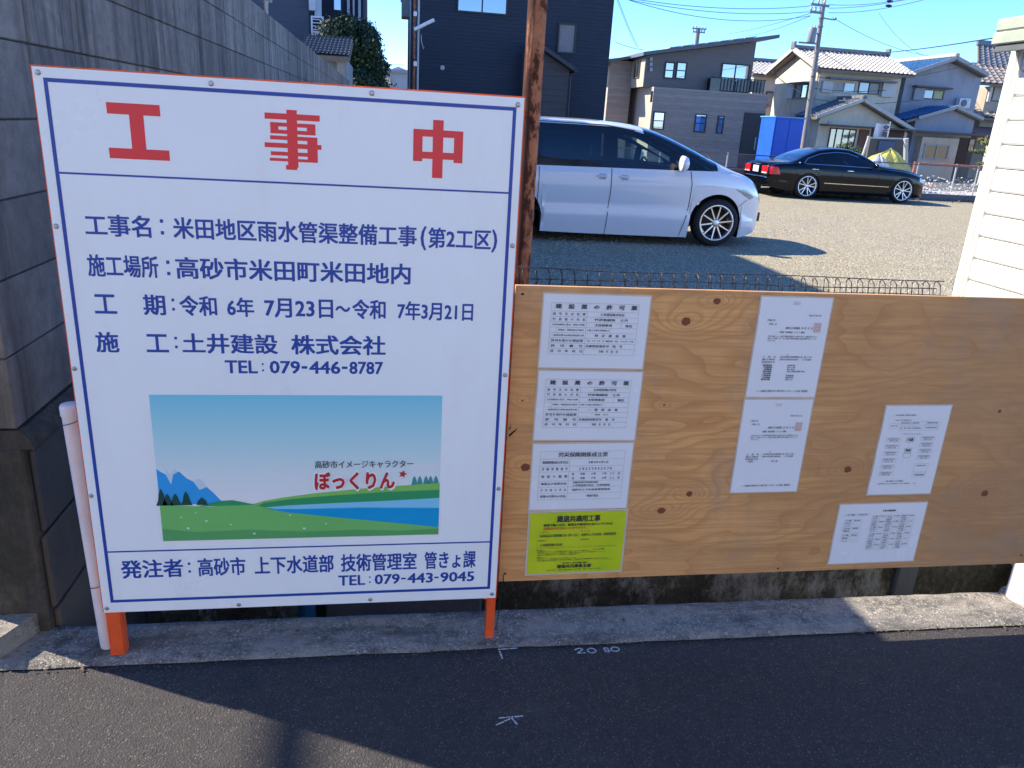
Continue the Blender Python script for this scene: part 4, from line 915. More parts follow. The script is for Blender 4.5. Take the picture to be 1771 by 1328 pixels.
for sd in (-1,1):
    for pts in ([(2.985,1.01),(2.99,0.7),(2.975,0.45),(2.962,0.12)],[(4.115,1.03),(4.145,0.85),(4.14,0.55),(4.10,0.35),(4.05,0.13)],[(1.98,0.99),(1.98,0.55),(2.03,0.35),(2.04,0.13)]):
        mb=MB(); vc.strip(mb,pts,0.009,sd,0.0045,16); mb.build('door_seam',SEAM,van,fix=False)
    for x0,x1 in ((2.78,2.93),(3.10,3.24)):
        c=vc.sp((x0+x1)/2,0.905,sd,0.0); mb=MB(); mb.box(x0,x1,c.y-0.030 if sd<0 else c.y-0.004,c.y+0.004 if sd<0 else c.y+0.03,0.893,0.915,0,0.006); mb.build('door_handle',CHROME if False else VWHITE,van)
        mb=MB(); vc.patch(mb,[(x0+0.03,0.86),(x1-0.02,0.86),(x1-0.02,0.935),(x0+0.03,0.935)],sd,0.0012,3); mb.build('handle_recess_shade',simple('handle_shade',(0.42,0.44,0.48),0.3),van,fix=False)  # flat patch, shade of the handle hollow put into its colour
    mb=MB(); vc.patch(mb,[(4.80,0.815),(5.10,0.665),(5.20,0.71),(5.02,0.80)],sd,0.005,8); hl=mb.build('headlight',glassm('lamp_lens',(0.75,0.8,0.82),0),van,fix=False)
    mb=MB(); vc.patch(mb,[(4.77,0.825),(5.11,0.652),(5.215,0.71),(5.01,0.815)],sd,0.0022,8); mb.build('headlight_bowl',simple('lamp_bowl',(0.62,0.66,0.70),0.3,0.15,30,metal=0.2),van,fix=False)
    mb=MB(); vc.strip(mb,[(4.90,0.56),(4.98,0.62),(5.05,0.66)],0.005,sd,0.004,4); mb.build('bumper_seam',SEAM,van,fix=False)
    mb=MB(); yy=11.43+sd*1.0; mb.lathe([(0,-0.10),(0.035,-0.096),(0.075,-0.075),(0.095,-0.03),(0.10,0.02),(0.085,0.03),(0,0.03)],(0,0,0),'x',20)
    mb.v=[(3.93-p[0]*0.9,yy+p[1]*0.95,1.125+p[2]*1.05) for p in mb.v]; mr_=mb.build('mirror',VWHITE,van)
    mb=MB(); mb.bar((3.95,11.43+sd*0.84,1.05),(3.94,yy-sd*0.03,1.065),0.05,0.045); mb.build('mirror_arm',GBLK,mr_)
    mb=MB(); vc.strip(mb,[(1.0,1.548),(2.0,1.568),(2.9,1.562),(3.3,1.512)],0.012,sd,0.004,12); mb.build('roof_trim',GBLK,van,fix=False)
mb=MB(); mb.box(5.435,5.48,11.43-0.35,11.43+0.35,0.33,0.46,0,0.01); mb.build('grille',GBLK,van)
mb=MB(); mb.box(5.478,5.486,11.43-0.165,11.43+0.165,0.36,0.45,0,0.002); mb.build('number_plate',simple('plate_white',(0.75,0.75,0.74),0.4),van)
for yy in (11.15,11.6): mb=MB(); mb.bar((4.62,yy,1.19),(4.3,yy-0.42,1.30),0.012,0.012); mb.build('wiper',GBLK,van)
SEATM=simple('seat_fabric',(0.28,0.25,0.19),0.9,0.1,20); DASHM=simple('dash_plastic',(0.05,0.05,0.055),0.6)
for yy in (11.02,11.84):
    mb=MB(); mb.box(2.75,3.25,yy-0.24,yy+0.24,0.55,0.72,0,0.04); mb.prism([(2.62,yy-0.23,0.68),(2.80,yy-0.23,0.68),(2.68,yy-0.23,1.20),(2.55,yy-0.23,1.20)],(0,0.46,0)); st_=mb.build('seat',SEATM,van)
    mb=MB(); mb.box(2.52,2.63,yy-0.12,yy+0.12,1.21,1.38,0,0.03); mb.build('headrest',SEATM,st_)
mb=MB(); mb.box(3.75,4.45,10.72,12.14,0.70,1.0,0,0.05); mb.build('dashboard',DASHM,van)
mb=MB(); cx_,cy_,cz_=3.62,11.02,0.99; mb.tube([(cx_-0.06*math.sin(a),cy_+0.19*math.cos(a),cz_+0.17*math.sin(a)) for a in [2*math.pi*i/20 for i in range(21)]],0.014,8,cap=False)
mb.bar((cx_,cy_-0.17,cz_),(cx_,cy_+0.17,cz_),0.03,0.02); mb.bar((cx_,cy_,cz_),(3.8,cy_,0.9),0.05); mb.build('steering_wheel',DASHM,van)
mb=MB(); mb.box(1.2,4.4,10.75,12.1,0.40,0.46); mb.build('cabin_floor',DASHM,van)
# ---- black sedan
sed=empty('parked_sedan',(12.5,20.95,0.0),'black four-door saloon car with silver wheels parked at the far side of the gravel lot','car')
SP=[(0,0.945),(0.14,0.975),(0.30,0.99),(0.33,1.0),(0.38,0.985),(0.6,1.0),(0.85,0.995),(1.0,0.965)]
sc_=Car(20.95,10.04,14.90,
 top=[(10.04,0.82),(10.10,0.90),(10.4,0.935),(10.66,0.955),(11.1,1.16),(11.5,1.30),(12.0,1.365),(12.35,1.36),(12.75,1.27),(13.15,1.10),(13.42,0.97),(13.9,0.925),(14.4,0.85),(14.7,0.76),(14.86,0.64),(14.9,0.52)],
 belt=[(10.04,0.72),(10.12,0.83),(10.5,0.89),(11.5,0.895),(12.5,0.88),(13.3,0.865),(13.9,0.825),(14.4,0.74),(14.7,0.64),(14.86,0.54),(14.9,0.45)],
 wb=[(10.04,0.72),(10.14,0.80),(10.5,0.865),(11.5,0.892),(13.2,0.892),(14.0,0.88),(14.45,0.82),(14.7,0.70),(14.86,0.5),(14.9,0.38)],
 ze=[(10.04,0.76),(10.14,0.86),(10.6,0.915),(10.85,0.99),(11.15,1.12),(11.5,1.235),(11.9,1.295),(12.25,1.29),(12.6,1.20),(12.95,1.05),(13.3,0.885),(13.9,0.86),(14.4,0.79),(14.7,0.69),(14.86,0.58),(14.9,0.48)],
 wr=[(10.04,0.6),(10.5,0.76),(10.85,0.72),(11.5,0.62),(12.3,0.62),(12.9,0.70),(13.3,0.79),(13.9,0.76),(14.4,0.68),(14.7,0.56),(14.9,0.26)],
 zb=[(10.04,0.30),(10.3,0.24),(11,0.17),(14.2,0.15),(14.7,0.18),(14.9,0.25)],wheels=[11.15,14.0],Ra=0.362,zc=0.32,prof=SP,keys=[11.06,12.06,12.13,13.02,13.2])
def scls(x,k,s,sd):
    if s.NL<=k<s.NL+s.NU and 11.0<x<13.2:
        kk=k-s.NL
        if kk>=s.NU-1: return 'body'
        if 11.06<x<12.06 and kk>0: return 'rear_window#%d'%sd
        if 12.13<x<13.02 and kk>0: return 'front_window#%d'%sd
        return 'window_frame'
    if k>=s.NL+s.NU:
        if 10.80<x<11.42: return 'back_window'
        if 12.52<x<13.34: return 'windscreen'
    return 'body'
SBLK=carpaint('black_paint',(0.002,0.003,0.006),0.12,0.22); SBLK.node_tree.nodes['Principled BSDF'].inputs['Specular IOR Level'].default_value=0.22
sc_.build(sed,scls,{'body':SBLK,'window_frame':GBLK,'front_window':GLC,'rear_window':GLP,'back_window':GLP,'windscreen':GLC})
for wx in (11.15,14.0):
    for o_,yy in ((-1,20.17),(1,21.73)): wheel(sed,wx,yy,0.34,0.262,0.20,o_,5,twin=True)
for sd in (-1,1):
    mb=MB(); sc_.strip(mb,[(11.02,0.915),(12.0,0.912),(13.1,0.895)],0.012,sd,0.004); sc_.strip(mb,[(10.98,0.925),(11.12,1.055),(11.5,1.19),(11.95,1.25),(12.3,1.235),(12.62,1.15)],0.014,sd,0.005); mb.build('chrome_trim',CHROME,sed,fix=False)
    mb=MB(); sc_.strip(mb,[(11.62,0.44),(13.55,0.42)],0.016,sd,0.006); mb.build('side_moulding',CHROME,sed,fix=False)
    for pts in ([(12.10,0.89),(12.10,0.2)],[(13.15,0.87),(13.2,0.6),(13.15,0.2)],[(11.25,0.9),(11.45,0.62),(11.53,0.4)]):
        mb=MB(); sc_.strip(mb,pts,0.008,sd,0.004); mb.build('door_seam',SEAM,sed,fix=False)
    for x0 in (11.20,12.22):
        c=sc_.sp(x0+0.09,0.79,sd,0); mb=MB(); mb.box(x0,x0+0.19,min(c.y,c.y+sd*0.03),max(c.y,c.y+sd*0.03),0.775,0.80,0,0.005); mb.build('door_handle',CHROME,sed)
    TL=simple('tail_lens',(0.55,0.01,0.015),0.15,spec=0.8)
    mb=MB(); sc_.patch(mb,[(10.06,0.60),(10.34,0.605),(10.26,0.80),(10.08,0.80)],sd,0.006); 
    y0_=20.95+sd*0.36; y1_=20.95+sd*0.70
    mb.box(10.022,10.05,min(y0_,y1_),max(y0_,y1_),0.60,0.80,0,0.006); mb.build('tail_light',TL,sed)
    mb=MB(); mb.box(10.016,10.024,min(y0_,y1_)+0.03,max(y0_,y1_)-0.03,0.605,0.64,0,0.003); mb.build('tail_reflector',simple('lens_clear',(0.6,0.55,0.55),0.2),sed)
    mb=MB(); sc_.patch(mb,[(14.50,0.60),(14.78,0.56),(14.72,0.66),(14.5,0.70)],sd,0.004); mb.build('headlight',simple('lamp_bowl',(0.42,0.45,0.48)),sed,fix=False)
    mb=MB(); yy=20.95+sd*0.98; mb.lathe([(0,-0.09),(0.05,-0.08),(0.075,-0.03),(0.078,0.02),(0,0.025)],(0,0,0),'x',14); mb.v=[(12.98-p[0],yy+p[1]*1.1,0.955+p[2]*0.8) for p in mb.v]; m2=mb.build('mirror',SBLK,sed)
    mb=MB(); mb.bar((13.0,20.95+sd*0.84,0.91),(12.99,yy-sd*0.02,0.925),0.04); mb.build('mirror_arm',GBLK,m2)
    mb=MB(); c=sc_.sp(10.86,0.93,sd,0.002); mb.lathe([(0.028,0),(0.022,0.006*sd),(0,0.007*sd)],c,'y',12); mb.build('pillar_badge',CHROME,sed)
mb=MB(); mb.box(10.018,10.03,20.95-0.165,20.95+0.165,0.62,0.785,0,0.003); mb.build('number_plate',simple('plate_white',(0.75,0.75,0.74),0.4),sed)
mb=MB(); mb.box(10.0,10.06,20.95-0.70,20.95+0.70,0.495,0.525,0,0.008); mb.build('bumper_trim',CHROME,sed)
mb=MB(); mb.box(10.02,10.05,20.95-0.25,20.95+0.25,0.825,0.845,0,0.004); mb.build('boot_garnish',CHROME,sed)
for yy in (20.45,21.45): mb=MB(); mb.tube([(10.0,yy,0.25),(10.25,yy,0.26)],0.035,12); mb.build('exhaust_tip',CHROME,sed)
for yy in (20.55,21.35):
    mb=MB(); mb.box(12.0,12.5,yy-0.24,yy+0.24,0.35,0.5,0,0.03); mb.prism([(11.92,yy-0.22,0.5),(12.08,yy-0.22,0.5),(11.98,yy-0.22,1.0),(11.86,yy-0.22,1.0)],(0,0.44,0)); mb.build('seat',SEATM,sed)
mb=MB(); mb.box(12.85,13.3,20.25,21.65,0.6,0.86,0,0.04); mb.build('dashboard',DASHM,sed)
# ================================================================== houses and the rest behind the lot
def rect(px0,py0,px1,py1,Y):
    a=at(px0,(py0+py1)/2,Y); b=at(px1,(py0+py1)/2,Y); c=at((px0+px1)/2,py0,Y); d=at((px0+px1)/2,py1,Y)
    return a.x,b.x,d.z,c.z
HGL=NT('house_glass'); HGL.set(color=(0.02,0.03,0.04),rough=0.03,spec=1.0); HGL.b.inputs['Coat Weight'].default_value=1.0; HGL=HGL.m
CURT=simple('curtain',(0.55,0.56,0.52),0.8,0.1,4)
def mirrorglass(name,f,tint):
    N=NT(name); gl=N.n('ShaderNodeBsdfGlossy'); gl.inputs['Roughness'].default_value=0.03; mx=N.n('ShaderNodeMixShader'); mx.inputs[0].default_value=f; N.set(color=tint,rough=0.3)
    N.l(N.b.outputs[0],mx.inputs[1]); N.l(gl.outputs[0],mx.inputs[2]); N.l(mx.outputs[0],N.t.nodes['Material Output'].inputs[0]); return N.m
SKYGL=mirrorglass('reflective_glass',0.5,(0.03,0.05,0.07))
def window(par,x0,x1,z0,z1,Y,fm,gm,n=2,fw=0.05,mull='v',proud=0.05,axis='y',sill=False):
    """framed window on the plane y=Y facing -y (axis 'x': plane x=Y facing -x, x0..x1 then run along y)"""
    def B(mb,a0,a1,d0,d1,c0,c1):
        if axis=='y': mb.box(a0,a1,Y-d1,Y-d0,c0,c1)
        else: mb.box(Y-d1,Y-d0,a0,a1,c0,c1)
    mb=MB(); B(mb,x0,x1,-0.02,proud,z0,z0+fw); B(mb,x0,x1,-0.02,proud,z1-fw,z1); B(mb,x0,x0+fw,-0.02,proud,z0+fw,z1-fw); B(mb,x1-fw,x1,-0.02,proud,z0+fw,z1-fw)
    k=max(1,n)
    for i in range(1,k):
        if mull=='v': xm=x0+(x1-x0)*i/k; B(mb,xm-fw*.4,xm+fw*.4,-0.02,proud*0.9,z0+fw,z1-fw)
        else: zm=z0+(z1-z0)*i/k; B(mb,x0+fw,x1-fw,-0.02,proud*0.9,zm-fw*.4,zm+fw*.4)
    w=mb.build('window',fm,par)
    gms=gm if isinstance(gm,(list,tuple)) else [gm]*k
    for i in range(k):
        mb=MB()
        if mull=='v': a=x0+fw+(x1-x0-2*fw)*i/k; b=x0+fw+(x1-x0-2*fw)*(i+1)/k; B(mb,a+0.004,b-0.004,0.004+0.006*i,0.010+0.006*i,z0+fw,z1-fw)
        else: a=z0+fw+(z1-z0-2*fw)*i/k; b=z0+fw+(z1-z0-2*fw)*(i+1)/k; B(mb,x0+fw,x1-fw,0.004+0.006*i,0.010+0.006*i,a+0.004,b-0.004)
        mb.build('pane',gms[i],w)
    if sill:
        mb=MB(); B(mb,x0-0.05,x1+0.05,-0.02,proud+0.06,z0-0.05,z0-0.002); mb.build('sill',fm,w)
    return w
def siding(name,c1,c2,pitch,depth=0.35,var=0.1,vert=False):
    N=NT(name); s=N.sep(N.P()); co=s[2] if not vert else N.math('ADD',s[0],s[1])
    f=N.math('FRACT',N.math('MULTIPLY',co,1.0/pitch)); row=N.math('FLOOR',N.math('MULTIPLY',co,1.0/pitch))
    wn=N.n('ShaderNodeTexWhiteNoise',noise_dimensions='1D'); N.l(row,wn.inputs['W'])
    n=N.noise(N.map(N.P(),(2,2,14)),1.3,5,0.6)
    c=N.ramp(n,[(0.3,c1),(0.7,c2)]); c=N.mix(N.math('MULTIPLY',wn.outputs[0],var),c,[x*0.6 for x in c1])
    c=N.mix(N.ramp(f,[(0.0,depth),(0.07,0.0)]),c,[x*0.35 for x in c1])
    N.set(color=c,rough=0.7,spec=0.3); N.bump(N.ramp(f,[(0.0,0.0),(0.1,1.0),(0.95,1.0),(1.0,0.0)]),0.6,0.012); return N.m
def tile_roof(name,a,b,c,d,cols,rows,mat,par,amp=0.035,step=0.03,thick=0.12):
    """a,b = eave ends, d,c = ridge ends; rolls run up the slope, rows step down it"""
    a,b,c,d=map(Vector,(a,b,c,d)); nrm=(b-a).cross(d-a).normalized(); nrm=nrm if nrm.z>0 else -nrm
    mb=MB(); nc=cols*6; nr=rows*2; vs=[]
    for j in range(nr+1):
        r=j//2; v=(r+(0.0 if j%2==0 else 0.96))/rows if j<nr else 1.0
        lift=step*(1-0) if j%2==0 else 0.0
        for i in range(nc+1):
            u=i/nc; p=(a*(1-u)+b*u)*(1-v)+(d*(1-u)+c*u)*v
            ph=(i%6)/6.0; h=amp*(math.cos(2*math.pi*ph)**3 if math.cos(2*math.pi*ph)>0 else 0.35*math.cos(2*math.pi*ph))
            vs.append(p+nrm*(h+lift))
    mb.add(vs,[(j*(nc+1)+i,j*(nc+1)+i+1,(j+1)*(nc+1)+i+1,(j+1)*(nc+1)+i) for j in range(nr) for i in range(nc)],0,False)
    o=mb.build(name,mat,par); o['kind']='stuff'
    mb=MB(); mb.prism([a-nrm*0.03,b-nrm*0.03,c-nrm*0.03,d-nrm*0.03],nrm*(-thick)); mb.build('roof_deck',EAVE,par)
    return o
EAVE=simple('eave_boards',(0.20,0.17,0.14),0.8,0.15,5)
DFR=simple('dark_frame',(0.025,0.022,0.022),0.5); LFR=simple('alu_frame',(0.42,0.42,0.41),0.5); BRFR=simple('bronze_frame',(0.10,0.085,0.07),0.5)
# ---- tall dark house
NAVY=siding('navy_siding',(0.022,0.030,0.045),(0.032,0.042,0.060),0.11,0.30)
Y=27.0; X0=at(713,150,Y).x; X1=at(1049,150,Y).x
dh=empty('dark_house',((X0+X1)/2,Y+4,0),'tall dark navy house with fine horizontal siding behind the minivan','house')
mb=MB(); mb.box(X0,X1,Y,Y+8.5,0,6.75); mb.build('wall',NAVY,dh)
mb=MB(); mb.box(X0-0.3,X1+0.3,Y-0.35,Y+8.8,6.75,6.9); mb.build('roof',simple('dark_roof',(0.05,0.055,0.065)),dh)
a=rect(790,-12,878,24,Y); window(dh,a[0],a[1],a[2],a[3],Y,DFR,SKYGL,2,0.05)
a=rect(964,40,996,93,Y); w_=window(dh,a[0],a[1],a[2],a[3],Y,DFR,simple('shutter_beige',(0.22,0.20,0.19),0.7),1,0.05)
mb=MB(); v_=at(765,117,Y-0.03); mb.lathe([(0.075,0.03),(0.075,-0.03),(0.05,-0.035),(0,-0.03)],(v_.x,Y-0.02,v_.z),'y',16); mb.build('vent_cap',LFR,dh)
# lean-to wing
GRB=siding('grey_brown_siding',(0.060,0.055,0.056),(0.075,0.070,0.070),0.2,0.3)
Yw=26.4; xa=at(905,150,Yw).x; xb=at(983,150,Yw).x; pa=at(945,84,Yw-0.3); pb=at(995,119,Yw-0.3); sl_=(pb.z-pa.z)/(pb.x-pa.x); zf=lambda x: pa.z+sl_*(x-pa.x)
rx=at(928,60,Yw).x
mb=MB(); mb.prism([(xa,Yw,0),(xb,Yw,0),(xb,Yw,zf(xb)-0.1),(rx,Yw,zf(rx)-0.1),(xa,Yw,zf(rx)-0.1+sl_*(rx-xa))],(0,0.595,0)); wg=mb.build('wing_wall',GRB,dh)
mb=MB(); mb.prism([(rx,Yw-0.3,zf(rx)-0.08),(pb.x,Yw-0.3,pb.z-0.08),(pb.x,Yw-0.3,pb.z+0.05),(rx,Yw-0.3,zf(rx)+0.05)],(0,0.89,0)); mb.build('wing_roof',simple('wing_roof',(0.035,0.035,0.04),0.6),dh)
mb=MB(); mb.box(pb.x-0.02,pb.x+0.07,Yw-0.3,Yw+0.59,pb.z-0.1,pb.z-0.02); mb.tube([(xb+0.04,Yw-0.02,0.0),(xb+0.04,Yw-0.02,pb.z-0.2)],0.03,8); mb.build('gutter',DFR,dh)
# pipes, meter boxes on its left side
sx=X0
for k,(yy,c_,r_) in enumerate(((27.8,LFR,0.04),(28.7,BRFR,0.05),(30.2,LFR,0.035))):
    mb=MB(); mb.tube([(sx-0.06,yy,0.0),(sx-0.06,yy,6.7)],r_,8); mb.build('downpipe',c_,dh)
for yy,zz in ((28.2,4.6),(31.3,5.5)):
    mb=MB(); mb.box(sx-0.35,sx-0.003,yy,yy+0.8,zz,zz+0.55,0,0.02); mb.build('outdoor_unit',simple('unit_grey',(0.28,0.28,0.27),0.6),dh)
# street lamp in front of its corner
Yl=26.0; b0=at(722,155,Yl); 
lamp=empty('street_lamp',(b0.x,Yl,0),'small fluorescent street lamp on a thin pole at the left corner of the dark house','street lamp')
mb=MB(); mb.tube([(b0.x,Yl,0.0),(b0.x,Yl,6.2)],0.032,10); mb.build('pole',LFR,lamp)
mb=MB(); mb.tube([(b0.x-0.12,Yl+0.03,0.0),(b0.x-0.12,Yl+0.03,6.4)],0.045,10); mb.build('rusty_conduit',RUST,lamp)
p0=at(720,50,Yl); p1=at(750,36,Yl)
mb=MB(); mb.bar((p0.x-0.05,Yl-0.04,p0.z-0.02),(p1.x,Yl-0.25,p1.z),0.11,0.085); mb.build('lamp_shade',simple('lamp_white',(0.75,0.74,0.68),0.4),lamp)
mb=MB(); mb.tube([(b0.x,Yl,p0.z-0.15),(p0.x+0.1,Yl-0.06,p0.z-0.03)],0.015,6); mb.build('bracket',LFR,lamp)
for yy_,sz in ((22,0.10),(108,0.11)):
    q=at(718,yy_,Yl); mb=MB(); mb.box(q.x-sz/2,q.x+sz/2,Yl-0.11,Yl-0.02,q.z-sz,q.z+sz*0.3,0,0.01); mb.build('junction_box',simple('lamp_white',(0.75,0.74,0.68)),lamp)
q=at(728,60,Yl); q2=at(734,85,Yl); mb=MB(); mb.tube([(q.x,Yl-0.05,q.z),(q.x+0.02,Yl-0.05,(q.z+q2.z)/2),(q2.x-0.03,Yl-0.05,q2.z),(q2.x,Yl-0.05,q2.z+0.05)],0.008,5); mb.build('cable',simple('lamp_white',(0.75,0.74,0.68)),lamp)

# ---- slate building on the far left
SLT=siding('slate_render',(0.06,0.075,0.10),(0.075,0.09,0.115),0.45,0.15); NV2=siding('deep_navy',(0.018,0.03,0.055),(0.025,0.038,0.065),0.3,0.2)
Ya=27.0; xa=at(430,60,Ya).x; xb=at(535,60,Ya).x; xc=at(628,60,28.5).x
sb_=empty('slate_building',((xa+xc)/2,31,0),'slate blue apartment building with white downpipes beyond the block wall','building')
mb=MB(); mb.box(xa,xb,Ya,Ya+7,0,9.0); mb.build('wall',SLT,sb_)
mb=MB(); mb.box(xb+0.002,xc,28.5,Ya+7,0,9.5); mb.build('wall',NV2,sb_)
for px_,dx in ((603,0.03),(612,0.02),(622,0.03)):
    q=at(px_,60,28.4); mb=MB(); mb.box(q.x-dx*1.4,q.x+dx*1.4,28.40,28.496,2.8,9.4); mb.build('downpipe',simple('pipe_pale',(0.5,0.52,0.54),0.5),sb_)
a=rect(534,-30,546,18,Ya-0.15)
mb=MB(); mb.box(a[0],a[1],Ya-0.2,Ya-0.003,a[2],a[3]); mb.box(a[0]+0.16,a[1]+0.16,Ya-0.1,Ya-0.003,a[2]-0.15,a[3]); mb.build('duct',simple('pipe_pale',(0.5,0.52,0.54)),sb_)
a=rect(538,28,560,57,26.6); 
bal=MB(); bal.box(a[0],a[0]+0.05,26.55,26.60,a[2],a[3]); bal.box(a[1]-0.05,a[1],26.55,26.60,a[2],a[3]); bal.box(a[0]+0.05,a[1]-0.05,26.55,26.60,a[3]-0.05,a[3]); bal.box(a[0]+0.05,a[1]-0.05,26.55,26.60,a[2],a[2]+0.05)
for k in range(1,5): zz=a[2]+(a[3]-a[2])*k/5; bal.box(a[0]+0.05,a[1]-0.05,26.56,26.59,zz-0.014,zz+0.014)
bal.box(a[0],a[1],26.60,26.998,a[2]-0.06,a[2]-0.002); bal.build('balcony_rail',simple('rail_white',(0.7,0.7,0.7),0.5),sb_)
a=rect(575,-20,592,20,28.5); window(sb_,a[0],a[1],a[2],a[3],28.5,DFR,SKYGL,1)
# ---- tiled shed behind the end of the block wall
shd=empty('tiled_shed',(-1.8,23,0),'old shed with a dark tiled roof at the far end of the block wall','shed')
Ysd=21.1; xs0=at(528,100,Ysd).x; xs1=-1.10; ze_=at(575,95,Ysd).z; zr_=at(575,70,Ysd+1.2).z
BGREY=simple('shed_boards',(0.30,0.32,0.33),0.8,0.15,4); DKT=simple('dark_tiles',(0.07,0.075,0.085),0.45,0.2,6)
mb=MB(); mb.box(xs0,xs1,Ysd+0.2,Ysd+3.8,0,ze_-0.05); mb.build('wall',BGREY,shd)
tile_roof('roof_tiles',(xs0-0.15,Ysd-0.12,ze_),(xs1+0.1,Ysd-0.12,ze_),(xs1+0.1,Ysd+1.9,zr_+0.12),(xs0-0.15,Ysd+1.9,zr_+0.12),12,7,DKT,shd,0.03)
mb=MB(); mb.box(xs0+0.35,xs1-0.3,Ysd+0.15,Ysd+0.198,0.2,ze_-0.35); mb.build('door',simple('shed_door_blue',(0.16,0.22,0.27),0.6),shd)
mb=MB(); mb.box(xs1-0.22,xs1-0.02,Ysd+0.02,Ysd+0.195,0,ze_-0.15,0,0.01); mb.build('gate_post',simple('post_beige',(0.36,0.31,0.25),0.8,0.15,6),shd)
mb=MB(); mb.box(xs1-0.26,xs1+0.02,Ysd-0.04,Ysd+0.22,ze_-0.15,ze_-0.06,0,0.01); mb.build('post_cap',simple('cap_beige',(0.5,0.46,0.38),0.7),shd)
# ---- white house far behind
wh=empty('white_house',(1.0,48,0),'small white house far behind the shrub with one window','house')
a=rect(652,126,708,160,46); mb=MB(); mb.prism([(a[0],46,0),(a[1],46,0),(a[1],46,a[3]+0.15),((a[0]*0.35+a[1]*0.65),46,a[3]+0.35),(a[0],46,a[3]-0.1)],(0,6,0)); mb.build('wall',simple('wh_wall',(0.50,0.52,0.54),0.7,0.06,2),wh)
a=rect(655,132,677,151,46); window(wh,a[0],a[1],a[2],a[3],46,LFR,SKYGL,2)
mb=MB(); a=rect(650,120,708,127,45.8); mb.box(a[0],a[1],45.7,52,a[3]-0.15,a[3]+0.0); mb.build('roof',simple('wh_roof',(0.4,0.4,0.4),0.7),wh)

# ---- modern brown two-storey house
Ym=38.0; BR1=siding('brown_siding',(0.33,0.265,0.22),(0.44,0.36,0.30),0.17,0.45,0.35); BR2=siding('dark_brown_siding',(0.17,0.145,0.13),(0.20,0.172,0.155),0.12,0.2)
mh=empty('modern_house',(15,41,0),'brown modern house with a single sloping roof and dark upper storey','house')
xL=at(1127,200,Ym).x; xR=at(1320,220,Ym).x; zB=at(1220,156,Ym).z
mb=MB(); mb.box(xL,xR,Ym,Ym+5.4,0,zB); mb.build('lower_wall',BR1,mh)
Yu=38.5; xUL=at(1117,110,Yu).x; xUR=at(1303,110,Yu).x
r0=at(1112,92,Yu-0.3); r1=at(1347,62,Yu-0.3); sm=(r1.z-r0.z)/(r1.x-r0.x); zt=lambda x:r0.z+sm*(x-r0.x)
mb=MB(); mb.prism([(xUL,Yu,zB+0.002),(xUR,Yu,zB+0.002),(xUR,Yu,zt(xUR)-0.12),(xUL,Yu,zt(xUL)-0.12)],(0,4.8,0)); mb.build('upper_wall',BR2,mh)
mb=MB(); mb.prism([(r0.x,Yu-0.4,r0.z-0.10),(r1.x,Yu-0.4,r1.z-0.10),(r1.x,Yu-0.4,r1.z+0.06),(r0.x,Yu-0.4,r0.z+0.06)],(0,5.6,0)); mb.build('roof',simple('roof_sheet',(0.10,0.105,0.11),0.45,0.1,3),mh)
# solar panels on it
for k in range(7):
    x_=r0.x+1.5+k*0.62; mb=MB(); mb.prism([(x_,Yu+0.3,zt(x_)+0.10),(x_+0.58,Yu+0.3,zt(x_+0.58)+0.10),(x_+0.58,Yu+0.3,zt(x_+0.58)+0.14),(x_,Yu+0.3,zt(x_)+0.14)],(0,3.0,0)); mb.build('solar_panel',simple('panel_pale',(0.35,0.37,0.4),0.3),mh)
# left recessed wings (their -x faces catch the sun)
LITBR=simple('sunlit_siding',(0.42,0.35,0.27),0.75,0.08,3)  # sunlit tone of the brown siding, put into the colour of the side skins
mb=MB(); mb.box(xUL-0.001-1.15,xUL-0.002,Yu+2.1,Yu+6.5,0,zt(xUL-0.6)-0.14); mb.build('wing_wall',BR1,mh)
xW=xUL-1.15
mb=MB(); mb.box(xW-0.85,xW-0.002,Yu+4.6,Yu+8.5,0,zt(xW-0.4)-0.2); mb.build('wing_wall',BR1,mh)
mb=MB(); mb.prism([(xW-1.2,Yu+1.7,zt(xW-1.2)-0.1),(xUL-0.3,Yu+1.7,zt(xUL-0.3)-0.12),(xUL-0.3,Yu+1.7,zt(xUL-0.3)+0.0),(xW-1.2,Yu+1.7,zt(xW-1.2)+0.02)],(0,7.3,0)); mb.build('wing_roof',simple('roof_sheet',(0.10,0.105,0.11)),mh)
mb=MB(); mb.box(xUL-0.035,xUL-0.002,Yu+0.002,Yu+2.09,zB,zt(xUL)-0.25); mb.build('sunlit_side_skin',LITBR,mh)
mb=MB(); mb.box(xW-0.035,xW-0.002,Yu+2.12,Yu+4.58,0.5,zt(xW)-0.3); mb.build('sunlit_side_skin',LITBR,mh)
mb=MB(); mb.box(xL-0.035,xL-0.002,Ym+0.002,Ym+5.3,0.3,zB); mb.build('sunlit_side_skin',LITBR,mh)
mb=MB(); mb.box(xW-0.885,xW-0.852,Yu+4.62,Yu+8.4,0.5,zt(xW-0.9)-0.35); mb.build('sunlit_side_skin',LITBR,mh)
zw0=at(1100,136,40).z; zw1=at(1100,106,40).z
window(mh,Yu+0.7,Yu+1.6,zw0,zw1,xUL-0.036,BRFR,SKYGL,2,0.05,'v',0.05,'x'); window(mh,Yu+5.2,Yu+6.9,zw0,zw1,xW-0.886,BRFR,SKYGL,2,0.05,'v',0.05,'x')
for x0,y0,x1,y1 in ((1149,107,1166,136),(1169,107,1187,137)):
    a=rect(x0,y0,x1,y1,Yu); window(mh,a[0],a[1],a[2],a[3],Yu,DFR,SKYGL,2,0.055,'h')
a=rect(1246,110,1295,150,Yu); window(mh,a[0],a[1],max(a[2],zB+0.02),a[3],Yu,DFR,SKYGL,2,0.06)
